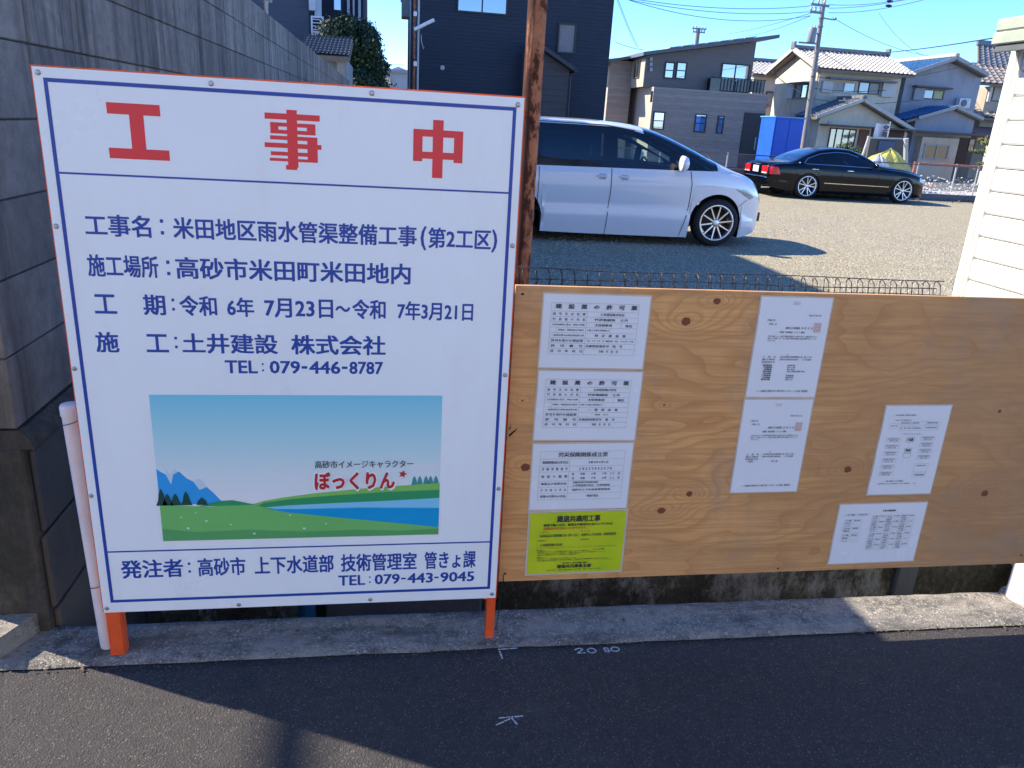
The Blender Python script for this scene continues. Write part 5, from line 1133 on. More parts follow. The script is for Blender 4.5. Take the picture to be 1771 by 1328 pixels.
for x0,y0,x1,y1,gm in ((1129,193,1149,224,SKYGL),(1201,197,1221,229,SKYGL),(1240,200,1251,231,SKYGL)):
    a=rect(x0,y0,x1,y1,Ym); window(mh,a[0],a[1],a[2],a[3],Ym,DFR,[mirrorglass('lower_glass',0.35,(0.08,0.085,0.08)),gm],2,0.05,'h')
a=rect(1281,195,1316,290,Ym)
mb=MB(); mb.box(a[0],a[1],Ym-0.06,Ym-0.002,0.0,a[3],0,0.01); en=mb.build('door',simple('porch_dark',(0.035,0.034,0.036),0.6,0.1,4),mh)
mb=MB(); mb.box(a[1]-0.35,a[1]-0.30,Ym-0.085,Ym-0.062,0.9,1.5); mb.build('handle',LFR,en)
a=rect(1229,135,1247,158,Ym); mb=MB(); mb.box(a[0],a[1],Ym+0.05,Ym+0.45,zB+0.002,a[3]); mb.build('outdoor_unit',GBLK,mh)
a=rect(1247,136,1322,162,Ym)
for k in range(14):
    x_=a[0]+(a[1]-a[0])*k/13; mb=MB(); mb.box(x_-0.02,x_+0.02,Ym+0.02,Ym+0.05,zB+0.002,a[3]-0.04); mb.build('baluster',DFR,mh)
mb=MB(); mb.box(a[0]-0.5,a[1]+0.05,Ym+0.01,Ym+0.07,a[3]-0.04,a[3]+0.01); mb.build('balcony_rail',DFR,mh)
for k in range(3):
    xa_=a[0]+(a[1]-a[0])*k/3+0.03; mb=MB(); mb.box(xa_,xa_+(a[1]-a[0])/3-0.06,Ym+0.055,Ym+0.062,zB+0.05,a[3]-0.06); mb.build('balcony_panel',simple('smoke_panel',(0.03,0.04,0.055),0.2,spec=0.6),mh)
q=at(1122,150,Ym-0.05); mb=MB(); mb.box(q.x+0.15,q.x+0.24,Ym-0.08,Ym-0.002,zB-0.7,zB-0.2); mb.build('meter_box',DFR,mh)
for k in range(3):
    q=at(1124,102+k*9,Yu-0.05); mb=MB(); mb.box(q.x,q.x+0.12,Yu-0.1,Yu-0.002,q.z-0.08,q.z+0.08); mb.build('eave_vent',LFR,mh)

# ---- blue container
bc=empty('blue_container',(17,33.8,0),'bright blue storage container standing behind the black car','container')
BLC=simple('container_blue',(0.006,0.09,0.50),0.5,0.08,3); Yc_=33.0; cx0=at(1336,240,Yc_).x; cx1=at(1386,240,Yc_).x; zt_=at(1360,204,Yc_).z
mb=MB(); mb.box(cx0,cx1,Yc_,Yc_+1.35,0.12,zt_); mb.build('body',BLC,bc)
xx=(cx0+cx1)/2
mb=MB(); mb.box(cx0+0.05,xx-0.01,Yc_-0.022,Yc_-0.002,0.2,zt_-0.06,0,0.006); mb.build('door',BLC,bc); mb=MB(); mb.box(xx+0.01,cx1-0.05,Yc_-0.022,Yc_-0.002,0.2,zt_-0.06,0,0.006); mb.build('door',BLC,bc)
mb=MB(); mb.box(cx0-0.04,cx1+0.04,Yc_-0.05,Yc_+1.4,zt_+0.002,zt_+0.06); mb.build('roof',simple('container_edge',(0.10,0.30,0.65),0.5),bc)
mb=MB(); mb.box(cx0-0.03,cx1+0.03,Yc_-0.04,Yc_+1.39,0.0,0.118); mb.build('base_frame',simple('container_edge',(0.10,0.30,0.65)),bc)

# ---- chain-link fence along the back of the lot
Yk=21.75
cf=empty('chain_link_fence',(12,Yk,0),'low chain link fence on a concrete base along the back of the gravel lot','fence')
zt2=at(1640,287,Yk).z
mb=MB(); mb.box(1.0,13.0,Yk-0.06,Yk+0.06,-0.02,0.62); mb.build('base_wall',simple('base_wall',(0.10,0.11,0.12),0.9,0.25,3,bump=0.4),cf)
mb=MB(); mb.box(13.002,34,Yk-0.06,Yk+0.06,-0.02,0.20); mb.build('base_wall',simple('base_wall',(0.10,0.11,0.12)),cf)
k=0
x=1.5
while x<34:
    mb=MB(); mb.tube([(x,Yk,0.15),(x,Yk,zt2+0.03)],0.022,8); mb.build('fence_post',LFR,cf); x+=2.0
mb=MB(); mb.tube([(1.0,Yk,zt2),(34,Yk,zt2)],0.016,8); mb.build('top_rail',BRFR,cf)
mb=MB(); r=0.0028; stp=0.085
for sgn in (-1,1):
    x=1.0
    while x<33.5:
        z0=0.62 if x<13 else 0.2; L=zt2-z0
        a=Vector((x,Yk-0.01*sgn,z0)); b=Vector((x+sgn*L,Yk-0.01*sgn,zt2))
        mb.add([a+Vector((-r,0,0)),a+Vector((r,0,0)),b+Vector((r,0,0)),b+Vector((-r,0,0))],[(0,1,2,3)],0); x+=stp
o=mb.build('wire_mesh',simple('mesh_pale',(0.42,0.43,0.42),0.6),cf,fix=False); o['kind']='stuff'
# second, red-topped fence beyond it with a planting strip
rf=empty('red_pipe_fence',(19,25,0),'faded red pipe fence with wire panels in front of the right-hand houses','fence')
Yr=25.2; fa=at(1583,282,Yr); fb=at(1712,296,Yr); REDP=simple('faded_red',(0.36,0.11,0.07),0.7,0.25,8)
mb=MB(); mb.tube([(fa.x,Yr,fa.z),(fb.x+2,Yr,fa.z)],0.035,8); mb.build('top_rail',REDP,rf)
for k in range(4):
    x=fa.x+k*1.6; mb=MB(); mb.tube([(x,Yr,0),(x,Yr,fa.z+0.05)],0.05 if k==0 else 0.03,8); mb.build('fence_post',REDP if k%2==0 else LFR,rf)
# dry planting behind the fence: many small leafy tufts in greys, pinks and greens
tm=[simple('tuft_grey',(0.52,0.50,0.45),0.9,0.3,9),simple('tuft_pink',(0.6,0.32,0.30),0.9,0.3,9),simple('tuft_green',(0.10,0.14,0.05),0.9,0.4,9)]
for (nx,x0,x1) in ((0,14.2,24),):
    mb=MB()
    for i in range(2600):
        x=random.uniform(x0,x1); y=random.uniform(22.4,24.9); z=random.random()**1.3*0.6
        r=random.uniform(0.03,0.09); d=Vector((random.uniform(-1,1),random.uniform(-1,1),random.uniform(-0.6,1))).normalized(); u=d.orthogonal().normalized()*r*0.35; d*=r
        m_i=0 if random.random()<0.72 else (1 if (abs(x-16.9)<1.3 and random.random()<0.8) else 2)
        c=Vector((x,y,z+0.02)); mb.add([c-u,c+u,c+d],[(0,1,2)],m_i)
    tag(mb.build('dry_planting',tm,fix=False),kind='stuff')

# ---- trees and shrubs
LF=[simple('leaf_dark',(0.014,0.03,0.012),0.7,0.4,4),simple('leaf_mid',(0.045,0.085,0.025),0.65,0.4,4),simple('leaf_light',(0.11,0.15,0.04),0.6,0.3,4)]
BARK=simple('bark',(0.10,0.075,0.055),0.95,0.3,20,bump=0.5)
def tree(name,base,h,clumps,label,cat,group=None,leaf=0.07,n=220,trunk_r=0.07,lm=LF,w=(0.5,0.4,0.1)):
    t=empty(name,base,label,cat,group); b=Vector(base)
    mb=MB(); top=b+Vector((0.05,0,h)); mb.tube([b,b+Vector((0.04,0.02,h*0.5)),top],trunk_r,8,r2=trunk_r*0.45)
    for c,r in clumps: 
        c=Vector(c); s0=b+(top-b)*0.55; mb.tube([s0,(s0+c)/2+Vector((0,0,0.05)),c],trunk_r*0.4,6,r2=trunk_r*0.12)
    mb.build('trunk',BARK,t)
    mb=MB()
    for c,r in clumps:
        c=Vector(c)
        for i in range(int(n)):
            d=Vector((random.gauss(0,1),random.gauss(0,1),random.gauss(0,1))).normalized()*(random.random()**0.4)*(1+0.18*random.gauss(0,1))
            p=c+Vector((d.x*r[0],d.y*r[1],d.z*r[2])); s=leaf*random.uniform(0.6,1.5)
            nrm=(d+Vector((random.gauss(0,.6),random.gauss(0,.6),random.gauss(0,.6)))).normalized(); u=nrm.orthogonal().normalized(); v=nrm.cross(u)
            a=random.random()*6; u,v=u*math.cos(a)+v*math.sin(a),v*math.cos(a)-u*math.sin(a)
            q=random.random(); mi=0 if q<w[0] else 1 if q<w[0]+w[1] else 2
            mb.add([p-u*s*.5,p+v*s*.35,p+u*s*.5,p-v*s*.35],[(0,1,2,3)],mi)
    o=mb.build('crown',lm,t,fix=False); o['kind']='stuff'; return t
Yt=26.0
cl=[]
for px_,py_,r in ((575,62,0.42),(600,50,0.40),(628,52,0.42),(642,80,0.42),(640,108,0.45),(622,90,0.6),(596,80,0.5),(630,135,0.55),(618,120,0.6),(635,155,0.6),(610,70,0.45),(640,64,0.3),(655,118,0.3),(615,150,0.55)):
    q=at(px_,py_,Yt); cl.append(((q.x,Yt+random.uniform(-0.4,0.4),q.z),(r*random.uniform(.8,1.1),r*1.1,r*random.uniform(.75,1.05))))
for k in range(5): q=at(628,140,Yt); cl.append(((q.x+random.uniform(-.3,.3),Yt,0.5+k*0.45),(0.7,0.7,0.5)))
q=at(622,150,Yt); tree('evergreen_shrub',(q.x,Yt,0),2.6,cl,'dense dark evergreen shrub rising behind the tiled shed','shrub',leaf=0.075,n=2400,w=(0.62,0.33,0.05))
# small lit shrub and pines in front of the houses
Yp=29.0
q=at(1468,262,Yp); tree('garden_shrub',(q.x,Yp,0),0.8,[((q.x-0.2,Yp,q.z+0.15),(0.4,0.3,0.16)),((q.x+0.25,Yp,q.z+0.0),(0.4,0.3,0.2)),((q.x,Yp,q.z-0.35),(0.5,0.4,0.25))],'small leafy shrub behind the roof of the black car','shrub',leaf=0.07,n=260,w=(0.35,0.4,0.25))
cl=[]; Yq=31.0
for px_,py_,r in ((1712,243,0.35),(1722,262,0.38),(1702,247,0.25),(1700,262,0.22),(1725,232,0.25),(1700,283,0.28),(1716,288,0.30),(1730,280,0.3),(1690,292,0.2)):
    q=at(px_,py_,Yq); cl.append(((q.x,Yq+random.uniform(-.3,.3),q.z),(r*1.3,r,r*0.45)))
q=at(1718,262,Yq); tree('garden_pine',(q.x,Yq,0),1.8,cl,'cloud-pruned garden pine beside the white storage shed','pine tree',leaf=0.06,n=330,lm=[simple('pine_dark',(0.045,0.06,0.02),0.8,0.3,4),simple('pine_mid',(0.13,0.14,0.045),0.8,0.3,4),simple('pine_light',(0.24,0.22,0.08),0.8,0.3,4)],w=(0.3,0.45,0.25))
# ---- cream tiled house
DGL=mirrorglass('dim_glass',0.22,(0.07,0.075,0.07)); CURT=simple('dim_curtain',(0.36,0.37,0.34),0.8,0.15,6)
CRM=simple('cream_render',(0.62,0.53,0.39),0.85,0.08,2,bump=0.2,dirt=((0.25,0.22,0.17),0.4)); TLC=simple('pale_tiles',(0.42,0.39,0.34),0.7,0.25,5); TLD=simple('grey_tiles',(0.14,0.15,0.16),0.5,0.25,5); DKW=simple('dark_wood',(0.07,0.045,0.035),0.8,0.2,6)
Y1=38.0
ch=empty('cream_tiled_house',(23,40,0),'cream two-storey house with a pale tiled roof behind the utility pole','house')
x0=at(1416,120,Y1).x; x1=at(1561,128,Y1).x; ze1=at(1500,121,Y1).z; D=4.4
ridge=at(1465,92,Y1+D/2)
zr=ridge.z
mb=MB(); mb.prism([(x0,Y1,0),(x0,Y1+D,0),(x0,Y1+D,ze1-0.05),(x0,Y1+D/2,zr-0.22),(x0,Y1,ze1-0.05)],(x1-x0,0,0)); mb.build('wall',CRM,ch)
ov=0.35
tile_roof('roof_tiles',(x0-ov,Y1-0.55,ze1-0.12),(x1+ov,Y1-0.55,ze1-0.12),(x1+ov,Y1+D/2,zr),(x0-ov,Y1+D/2,zr),22,11,TLC,ch,0.05,0.04)
tile_roof('roof_tiles',(x0-ov,Y1+D+0.55,ze1-0.12),(x1+ov,Y1+D+0.55,ze1-0.12),(x1+ov,Y1+D/2,zr),(x0-ov,Y1+D/2,zr),22,11,TLC,ch,0.05,0.04)
mb=MB(); mb.box(x0-ov-0.03,x1+ov+0.03,Y1+D/2-0.14,Y1+D/2+0.14,zr+0.02,zr+0.20,0,0.03); mb.build('ridge_tiles',TLD,ch)
for xx in (x0-ov-0.04,x1+ov+0.04):
    mb=MB(); mb.box(xx-0.06,xx+0.06,Y1+D/2-0.2,Y1+D/2+0.2,zr-0.02,zr+0.36,0,0.03); mb.build('ridge_end_tile',TLD,ch)
mb=MB()
for sgn in (-1,1):
    e_=Vector((x0-ov-0.02,Y1+D/2+sgn*(D/2+0.55),ze1-0.10)); r_=Vector((x0-ov-0.02,Y1+D/2,zr+0.02)); mb.bar(e_,r_,0.10,0.20)
mb.build('bargeboard',simple('barge_cream',(0.48,0.45,0.38),0.7),ch)
# windows of the front: long shutter boxes
a=rect(1438,138,1552,143,Y1-0.4); mb=MB(); mb.box(a[0]-0.1,a[1],Y1-0.45,Y1-0.002,a[3]-0.05,a[3]+0.03); mb.build('window_canopy',simple('canopy_grey',(0.13,0.13,0.14),0.7),ch)
SHUT=simple('shutter_grey',(0.50,0.49,0.45),0.6,0.06,3)
a=rect(1440,142,1479,161,Y1); window(ch,a[0],a[1],a[2],a[3],Y1,LFR,[CURT,DGL],2,0.04)
a=rect(1484,142,1521,163,Y1); window(ch,a[0],a[1],a[2],a[3],Y1,BRFR,[DGL,CURT],2,0.05)
for pr4 in ((1523,143,1545,168),(1420,140,1438,160)):
    a=rect(*pr4,Y1); mb=MB(); mb.box(a[0],a[1],Y1-0.16,Y1-0.002,a[2],a[3],0,0.01); mb.build('shutter_box',SHUT,ch)
# side window on the sunny gable wall
za,zb_=at(1390,170,Y1+1).z,at(1390,145,Y1+1).z
window(ch,Y1+0.7,Y1+2.0,za,zb_,x0-0.002,BRFR,[SKYGL,CURT],2,0.05,'v',0.06,'x')
mb=MB(); mb.box(x0-0.3,x0-0.002,Y1+0.55,Y1+2.3,zb_+0.03,zb_+0.1); mb.build('window_canopy',simple('canopy_grey',(0.13,0.13,0.14)),ch)
mb=MB(); mb.box(x0-0.12,x0-0.002,Y1+2.05,Y1+2.7,za,zb_); mb.build('shutter_box',SHUT,ch)
mb=MB(); mb.tube([(x0+0.08,Y1-0.05,0.2),(x0+0.08,Y1-0.05,ze1-0.1)],0.03,8); mb.build('downpipe',simple('pipe_cream',(0.45,0.43,0.38),0.5),ch)
# front wing with its own gable
Y2=36.2; wa=at(1418,205,Y2); wb_=at(1571,222,Y2); ap=at(1494,171,Y2-0.4); 
zE=at(1412,201,Y2-0.4).z; xE=at(1411,201,Y2-0.4).x; xE2=at(1583,222,Y2-0.4).x; zE2=at(1583,225,Y2-0.4).z
mb=MB(); mb.prism([(wa.x,Y2,0),(wb_.x,Y2,0),(wb_.x,Y2,zE2+0.12),(ap.x,Y2,ap.z-0.18),(wa.x,Y2,zE-0.02)],(0,1.796,0)); mb.build('wing_wall',CRM,ch)
tile_roof('wing_tiles',(xE,Y2+1.79,zE),(xE,Y2-0.4,zE),(ap.x,Y2-0.4,ap.z),(ap.x,Y2+1.79,ap.z),8,8,TLD,ch,0.045,0.035)
tile_roof('wing_tiles',(xE2,Y2+1.79,zE2),(xE2,Y2-0.4,zE2),(ap.x,Y2-0.4,ap.z),(ap.x,Y2+1.79,ap.z),8,8,TLD,ch,0.045,0.035)
mb=MB(); mb.bar((xE,Y2-0.44,zE-0.03),(ap.x,Y2-0.44,ap.z-0.03),0.06,0.16); mb.bar((xE2,Y2-0.44,zE2-0.03),(ap.x,Y2-0.44,ap.z-0.03),0.06,0.16); mb.build('bargeboard',simple('barge_cream',(0.48,0.45,0.38)),ch)
mb=MB(); mb.box(ap.x-0.12,ap.x+0.12,Y2-0.5,Y2+1.79,ap.z+0.0,ap.z+0.16,0,0.03); mb.build('ridge_tiles',TLD,ch)
a=rect(1432,222,1478,262,Y2); window(ch,a[0],a[1],a[2],a[3],Y2,DKW,DGL,4,0.05)
zc=at(1500,222,Y2).z
mb=MB(); mb.box(wa.x+0.05,wb_.x+0.1,Y2-0.7,Y2-0.002,zc,zc+0.07); mb.build('porch_canopy',simple('canopy_brown',(0.10,0.07,0.06),0.7),ch)
a=rect(1483,224,1500,262,Y2); mb=MB(); mb.box(a[0],a[1],Y2-0.05,Y2-0.002,0.1,a[3]); mb.build('plank_panel',simple('brown_planks',(0.16,0.075,0.045),0.8,0.2,8),ch)
a=rect(1505,223,1562,250,Y2); mb=MB(); mb.box(a[0],a[1],Y2-0.04,Y2-0.002,0.1,a[3]); mb.build('porch_recess',DKW,ch)
q=at(1401,235,Y1-0.05); mb=MB(); mb.box(x0-0.12,x0-0.002,Y1+0.3,Y1+0.65,q.z-0.2,q.z+0.05,0,0.02); mb.build('meter_box',LFR,ch)
a=rect(1432,210,1439,218,Y2); mb=MB(); mb.box(a[0],a[1],Y2-0.04,Y2-0.002,a[2],a[3]); mb.build('vent_cap',LFR,ch)
# ---- bright cream house further back left of it
cb=empty('pale_gabled_house',(22,49,0),'pale yellow gabled house between the brown house and the cream tiled house','house')
Y3=46.0; xa=at(1296,190,Y3).x; xb=at(1345,190,Y3).x; zt3=at(1325,128,Y3).z; zr3=at(1325,112,Y3+2).z
PY=simple('pale_yellow',(0.58,0.54,0.42),0.8,0.05,2)
mb=MB(); mb.prism([(xa,Y3,0),(xa,Y3+5,0),(xa,Y3+5,zt3),(xa,Y3+2.5,zr3),(xa,Y3,zt3)],(xb-xa+0.9,0,0)); mb.build('wall',PY,cb)
tile_roof('roof_tiles',(xa-0.3,Y3-0.4,zt3-0.05),(xb+1.2,Y3-0.4,zt3-0.05),(xb+1.2,Y3+2.5,zr3+0.2),(xa-0.3,Y3+2.5,zr3+0.2),12,8,TLC,cb)
mb=MB(); mb.box(xa-0.3,xb+1.2,Y3+2.38,Y3+2.62,zr3+0.2,zr3+0.4,0,0.03); mb.build('ridge_tiles',TLD,cb)
a=rect(1323,158,1338,184,Y3); window(cb,a[0],a[1],a[2],a[3],Y3,BRFR,CURT,1,0.08)
RST=simple('rust_rail',(0.26,0.12,0.08),0.8,0.2,8)
zz0=at(1345,200,Y3-1.5); 
mb=MB(); 
for k in range(8):
    x_=zz0.x-0.1+k*0.22; mb.box(x_-0.02,x_+0.02,Y3-1.0,Y3-0.96,2.9+0.05*k,3.75+0.05*k)
mb.bar((zz0.x-1.0,Y3-0.98,2.95),(zz0.x+1.6,Y3-0.98,4.1),0.05,0.07); mb.bar((zz0.x-1.0,Y3-0.98,2.3),(zz0.x+1.6,Y3-0.98,3.1),0.05,0.12); mb.build('outside_stair',RST,cb)
# ---- blue-grey house
BGH=simple('bluegrey_render',(0.30,0.31,0.34),0.85,0.08,1.2,dirt=((0.17,0.175,0.195),0.5)); BLT=simple('blue_tiles',(0.04,0.12,0.24),0.35,0.2,5)
bh=empty('bluegrey_house',(29,41,0),'blue-grey house with glazed blue roof tiles and a front gable','house')
Y4=39.0; xa=at(1568,130,Y4).x; xb=at(1699,130,Y4).x; ap=at(1655,99,Y4-0.5); zeL=at(1572,128,Y4-0.5).z; zeR=at(1702,128,Y4-0.5).z
xeL=at(1570,128,Y4-0.5).x; xeR=at(1708,132,Y4-0.5).x
mb=MB(); mb.prism([(xa,Y4,0),(xb,Y4,0),(xb,Y4,zeR-0.1),(ap.x,Y4,ap.z-0.2),(xa,Y4,zeL-0.1)],(0,6,0)); mb.build('wall',BGH,bh)
tile_roof('roof_tiles',(xeL,Y4+6.3,zeL),(xeL,Y4-0.5,zeL),(ap.x,Y4-0.5,ap.z),(ap.x,Y4+6.3,ap.z),20,9,BLT,bh,0.045,0.035)
tile_roof('roof_tiles',(xeR,Y4+6.3,zeR),(xeR,Y4-0.5,zeR),(ap.x,Y4-0.5,ap.z),(ap.x,Y4+6.3,ap.z),20,9,BLT,bh,0.045,0.035)
mb=MB(); mb.bar((xeL,Y4-0.54,zeL-0.02),(ap.x,Y4-0.54,ap.z-0.02),0.06,0.17); mb.bar((xeR,Y4-0.54,zeR-0.02),(ap.x,Y4-0.54,ap.z-0.02),0.06,0.17); mb.build('bargeboard',simple('barge_grey',(0.32,0.32,0.31),0.7),bh)
mb=MB(); mb.box(ap.x-0.12,ap.x+0.12,Y4-0.55,Y4+6.3,ap.z+0.02,ap.z+0.2,0,0.03); mb.build('ridge_tiles',TLC,bh)
a=rect(1596,155,1632,172,Y4); window(bh,a[0],a[1],a[2],a[3],Y4,BRFR,[DGL,simple('yellow_curtain',(0.5,0.48,0.25),0.8)],2,0.05)
a=rect(1578,152,1596,173,Y4); mb=MB(); mb.box(a[0],a[1],Y4-0.16,Y4-0.002,a[2],a[3],0,0.01); mb.build('shutter_box',simple('shutter_blue',(0.27,0.28,0.31),0.6),bh)
a=rect(1577,150,1640,155,Y4); mb=MB(); mb.box(a[0],a[1],Y4-0.4,Y4-0.002,a[3]-0.08,a[3]); mb.build('window_canopy',simple('canopy_brown',(0.10,0.07,0.06)),bh)
def ac_unit(px0,py0,px1,py1,Y,lab):
    a=rect(px0,py0,px1,py1,Y); t=empty('air_conditioner',((a[0]+a[1])/2,Y-0.2,a[2]),lab,'air conditioner')
    mb=MB(); mb.box(a[0],a[1],Y-0.35,Y-0.05,a[2],a[3],0,0.02); mb.build('casing',simple('ac_white',(0.6,0.6,0.57),0.5),t)
    r=(a[3]-a[2])*0.36; cx=(a[0]*0.6+a[1]*0.4)
    mb=MB(); mb.lathe([(r,0),(r,-0.015),(r*0.8,-0.02),(0,-0.01)],(cx,Y-0.352,(a[2]+a[3])/2),'y',18); mb.build('fan_grille',simple('ac_grille',(0.12,0.12,0.13),0.5),t)
ac_unit(1651,170,1671,187,Y4,'air conditioner unit on the upper wall of the blue-grey house')
Y5=37.2; pL=at(1568,207,Y5-0.3); pA=at(1655,184,Y5-0.3); pR=at(1693,200,Y5-0.3); xr2=pA.x+(pA.x-pL.x)*0.62; zr2=pA.z-(pA.z-pL.z)*0.62
mb=MB(); mb.prism([(pL.x+0.7,Y5,0),(xr2-0.2,Y5,0),(xr2-0.2,Y5,zr2),(pA.x,Y5,pA.z-0.15),(pL.x+0.7,Y5,pL.z+0.05)],(0,1.797,0)); mb.build('wing_wall',BGH,bh)
tile_roof('wing_tiles',(pL.x,Y5+1.79,pL.z),(pL.x,Y5-0.3,pL.z),(pA.x,Y5-0.3,pA.z),(pA.x,Y5+1.79,pA.z),8,9,BLT,bh,0.045,0.035)
tile_roof('wing_tiles',(xr2,Y5+1.79,zr2),(xr2,Y5-0.3,zr2),(pA.x,Y5-0.3,pA.z),(pA.x,Y5+1.79,pA.z),8,6,BLT,bh,0.045,0.035)
mb=MB(); mb.bar((pL.x+0.6,Y5-0.34,pL.z+0.12),(pA.x,Y5-0.34,pA.z-0.02),0.06,0.15); mb.bar((xr2,Y5-0.34,zr2-0.02),(pA.x,Y5-0.34,pA.z-0.02),0.06,0.15); mb.build('bargeboard',simple('barge_grey',(0.32,0.32,0.31)),bh)
zc=at(1630,231,Y5-0.8).z; xc0=at(1578,230,Y5-0.8).x; xc1=at(1702,235,Y5-0.8).x
mb=MB(); mb.box(xc0,xc1,Y5-1.0,Y5-0.002,zc,zc+0.09); mb.build('porch_canopy',simple('canopy_brown',(0.10,0.07,0.06)),bh)
a=rect(1588,238,1652,290,Y5-0.3); mb=MB(); mb.box(a[0],a[1],Y5-0.4,Y5-0.002,0.0,a[3]); mb.build('porch_wall',CRM,bh)
a=rect(1597,249,1640,276,Y5-0.4); window(bh,a[0],a[1],a[2],a[3],Y5-0.4,LFR,[mirrorglass('frosted',0.15,(0.10,0.105,0.09))]*2,2,0.06)
a=rect(1654,238,1672,290,Y5); mb=MB(); mb.box(a[0],a[1],Y5-0.05,Y5-0.002,0.0,a[3]); mb.build('door',DKW,bh)
a=rect(1673,240,1686,262,Y5); window(bh,a[0],a[1],a[2],a[3],Y5,BRFR,DGL,2,0.04,'h')
# ---- traditional house on the right
th=empty('traditional_house',(31,44,0),'old beige tiled house with stepped curved roofs beside the white storage shed','house')
Y6=41.0; xa=at(1700,190,Y6).x; BEG=simple('beige_render',(0.36,0.31,0.24),0.85,0.12,2)
mb=MB(); mb.box(xa,xa+7,Y6,Y6+6,0,at(1720,150,Y6).z); mb.build('wall',BEG,th)
TLB=simple('brown_tiles',(0.24,0.21,0.18),0.65,0.3,5)
for (pxl,pye,pyr,off,nm) in ((1690,142,112,1.4,'upper'),(1662,200,175,1.6,'lower')):
    e=at(pxl,pye,Y6-0.8); r=at(pxl+25,pyr,Y6+off); tile_roof('roof_tiles',(e.x,Y6-0.8,e.z),(e.x+9,Y6-0.8,e.z),(e.x+9,Y6+off,r.z),(e.x+0.8,Y6+off,r.z),24,7,TLB,th,0.05,0.04)
    mb=MB(); mb.bar((e.x,Y6-0.82,e.z),(e.x+0.8,Y6+off,r.z+0.05),0.14,0.14); mb.build('verge_tiles',simple('verge_white',(0.6,0.57,0.5),0.7),th)
p=at(1718,82,Y6+2.2); q=at(1692,112,Y6+1.2)
tile_roof('roof_tiles',(q.x,Y6+1.2,q.z),(q.x+8,Y6+1.2,q.z),(q.x+8,Y6+3.5,p.z+0.25),(p.x,Y6+3.5,p.z+0.25),22,8,TLD,th,0.05,0.04)
mb=MB(); mb.box(p.x-0.1,p.x+7,Y6+3.4,Y6+3.6,p.z+0.2,p.z+0.5,0,0.03); mb.build('ridge_tiles',TLD,th)
a=rect(1716,148,1737,176,Y6); window(th,a[0],a[1],a[2],a[3],Y6,BRFR,CURT,1,0.06)
mb=MB(); a=rect(1709,140,1714,176,Y6); mb.box(a[0],a[1],Y6-0.12,Y6-0.002,a[2],a[3]); mb.build('corner_board',simple('verge_white',(0.6,0.57,0.5)),th)
q0=at(1672,225,Y6-1.5); mb=MB(); mb.prism([(q0.x,Y6-2.4,q0.z-0.25),(q0.x+7,Y6-2.4,q0.z-0.25),(q0.x+7,Y6-0.05,q0.z+0.2),(q0.x,Y6-0.05,q0.z+0.2)],(0,0,0.07)); mb.build('lean_to_roof',simple('red_sheet',(0.30,0.15,0.12),0.7,0.15,6),th)
# small pale garden wall behind the pine
mb=MB(); a=rect(1690,240,1730,300,34); mb.box(a[0]+0.5,a[1]+5,34,34.2,0,a[3]); gw=mb.build('garden_wall',simple('pale_wall',(0.62,0.56,0.38),0.85,0.08,3)); tag(gw,'pale yellow garden wall behind the cloud-pruned pine','wall')

# ---- utility pole and lines
Yu_=35.0; pt=at(1428,-20,Yu_); pb_=at(1389,262,Yu_)
up=empty('utility_pole',(pb_.x,Yu_,0),'leaning concrete utility pole with transformer and crossarms before the cream house','utility pole')
CONP=simple('pole_concrete',(0.22,0.21,0.19),0.85,0.1,6)
dirp=(pt-Vector((pb_.x-0.4,Yu_,0.0)))
base_=Vector((at(1383,300,Yu_).x,Yu_,0)); tdir=(Vector((pt.x,Yu_,pt.z))-base_)
mb=MB(); mb.tube([base_,base_+tdir*1.06],0.145,16,r2=0.085); mb.build('pole',CONP,up)
def onp(py):
    z=at(1410,py,Yu_).z; return base_+tdir*(z/tdir.z)
STL=simple('steel_grey',(0.22,0.23,0.25),0.6,0.1,metal=0.5); WIR=simple('cable_black',(0.015,0.016,0.02),0.6)
for py,x_0,x_1 in ((9,1402,1434),(22,1400,1424)):
    c=onp(py); a_=at(x_0,py,Yu_-0.2); b_=at(x_1,py,Yu_-0.2); mb=MB(); mb.bar((a_.x,Yu_-0.2,c.z),(b_.x,Yu_-0.2,c.z-0.02),0.09,0.09); ca_=mb.build('crossarm',STL,up)
    for k in range(3):
        xx=a_.x+(b_.x-a_.x)*(0.08+0.32*k); mb=MB(); mb.lathe([(0.03,0.045),(0.06,0.07),(0.035,0.11),(0.06,0.15),(0.03,0.2),(0,0.22)],(xx,Yu_-0.2,c.z),'z',10); mb.build('insulator',simple('insulator',(0.5,0.5,0.5),0.3),ca_)
c=onp(62); a_=rect(1398,49,1410,74,Yu_-0.1)
mb=MB(); cx=(a_[0]+a_[1])/2; mb.lathe([(0,0),(0.17,0.0),(0.185,0.03),(0.185,0.56),(0.17,0.6),(0.05,0.64),(0,0.64)],(cx,Yu_-0.1,a_[2]),'z',20); tr_=mb.build('transformer',simple('transformer_grey',(0.22,0.235,0.25),0.5),up)
mb=MB()
for k in (-0.08,0.08): mb.lathe([(0.025,0),(0.035,0.05),(0.02,0.12),(0,0.13)],(cx+k,Yu_-0.1,a_[2]+0.62),'z',8)
mb.build('bushing',simple('insulator',(0.5,0.5,0.5)),tr_)
mb=MB(); z_=a_[2]-0.02; q=at(1379,73,Yu_); q2=onp(73); mb.bar((q.x,Yu_-0.1,z_),(q2.x,Yu_-0.1,z_),0.07,0.07); mb.bar((cx,Yu_-0.1,a_[2]+0.4),(onp(55).x,Yu_,a_[2]+0.4),0.05); mb.build('bracket',STL,up)
for py in (30,45,90,120):
    c=onp(py); mb=MB(); mb.tube([c-Vector((0,0,0.03)),c+Vector((0,0,0.03))],0.128,14); mb.build('steel_band',STL,up)
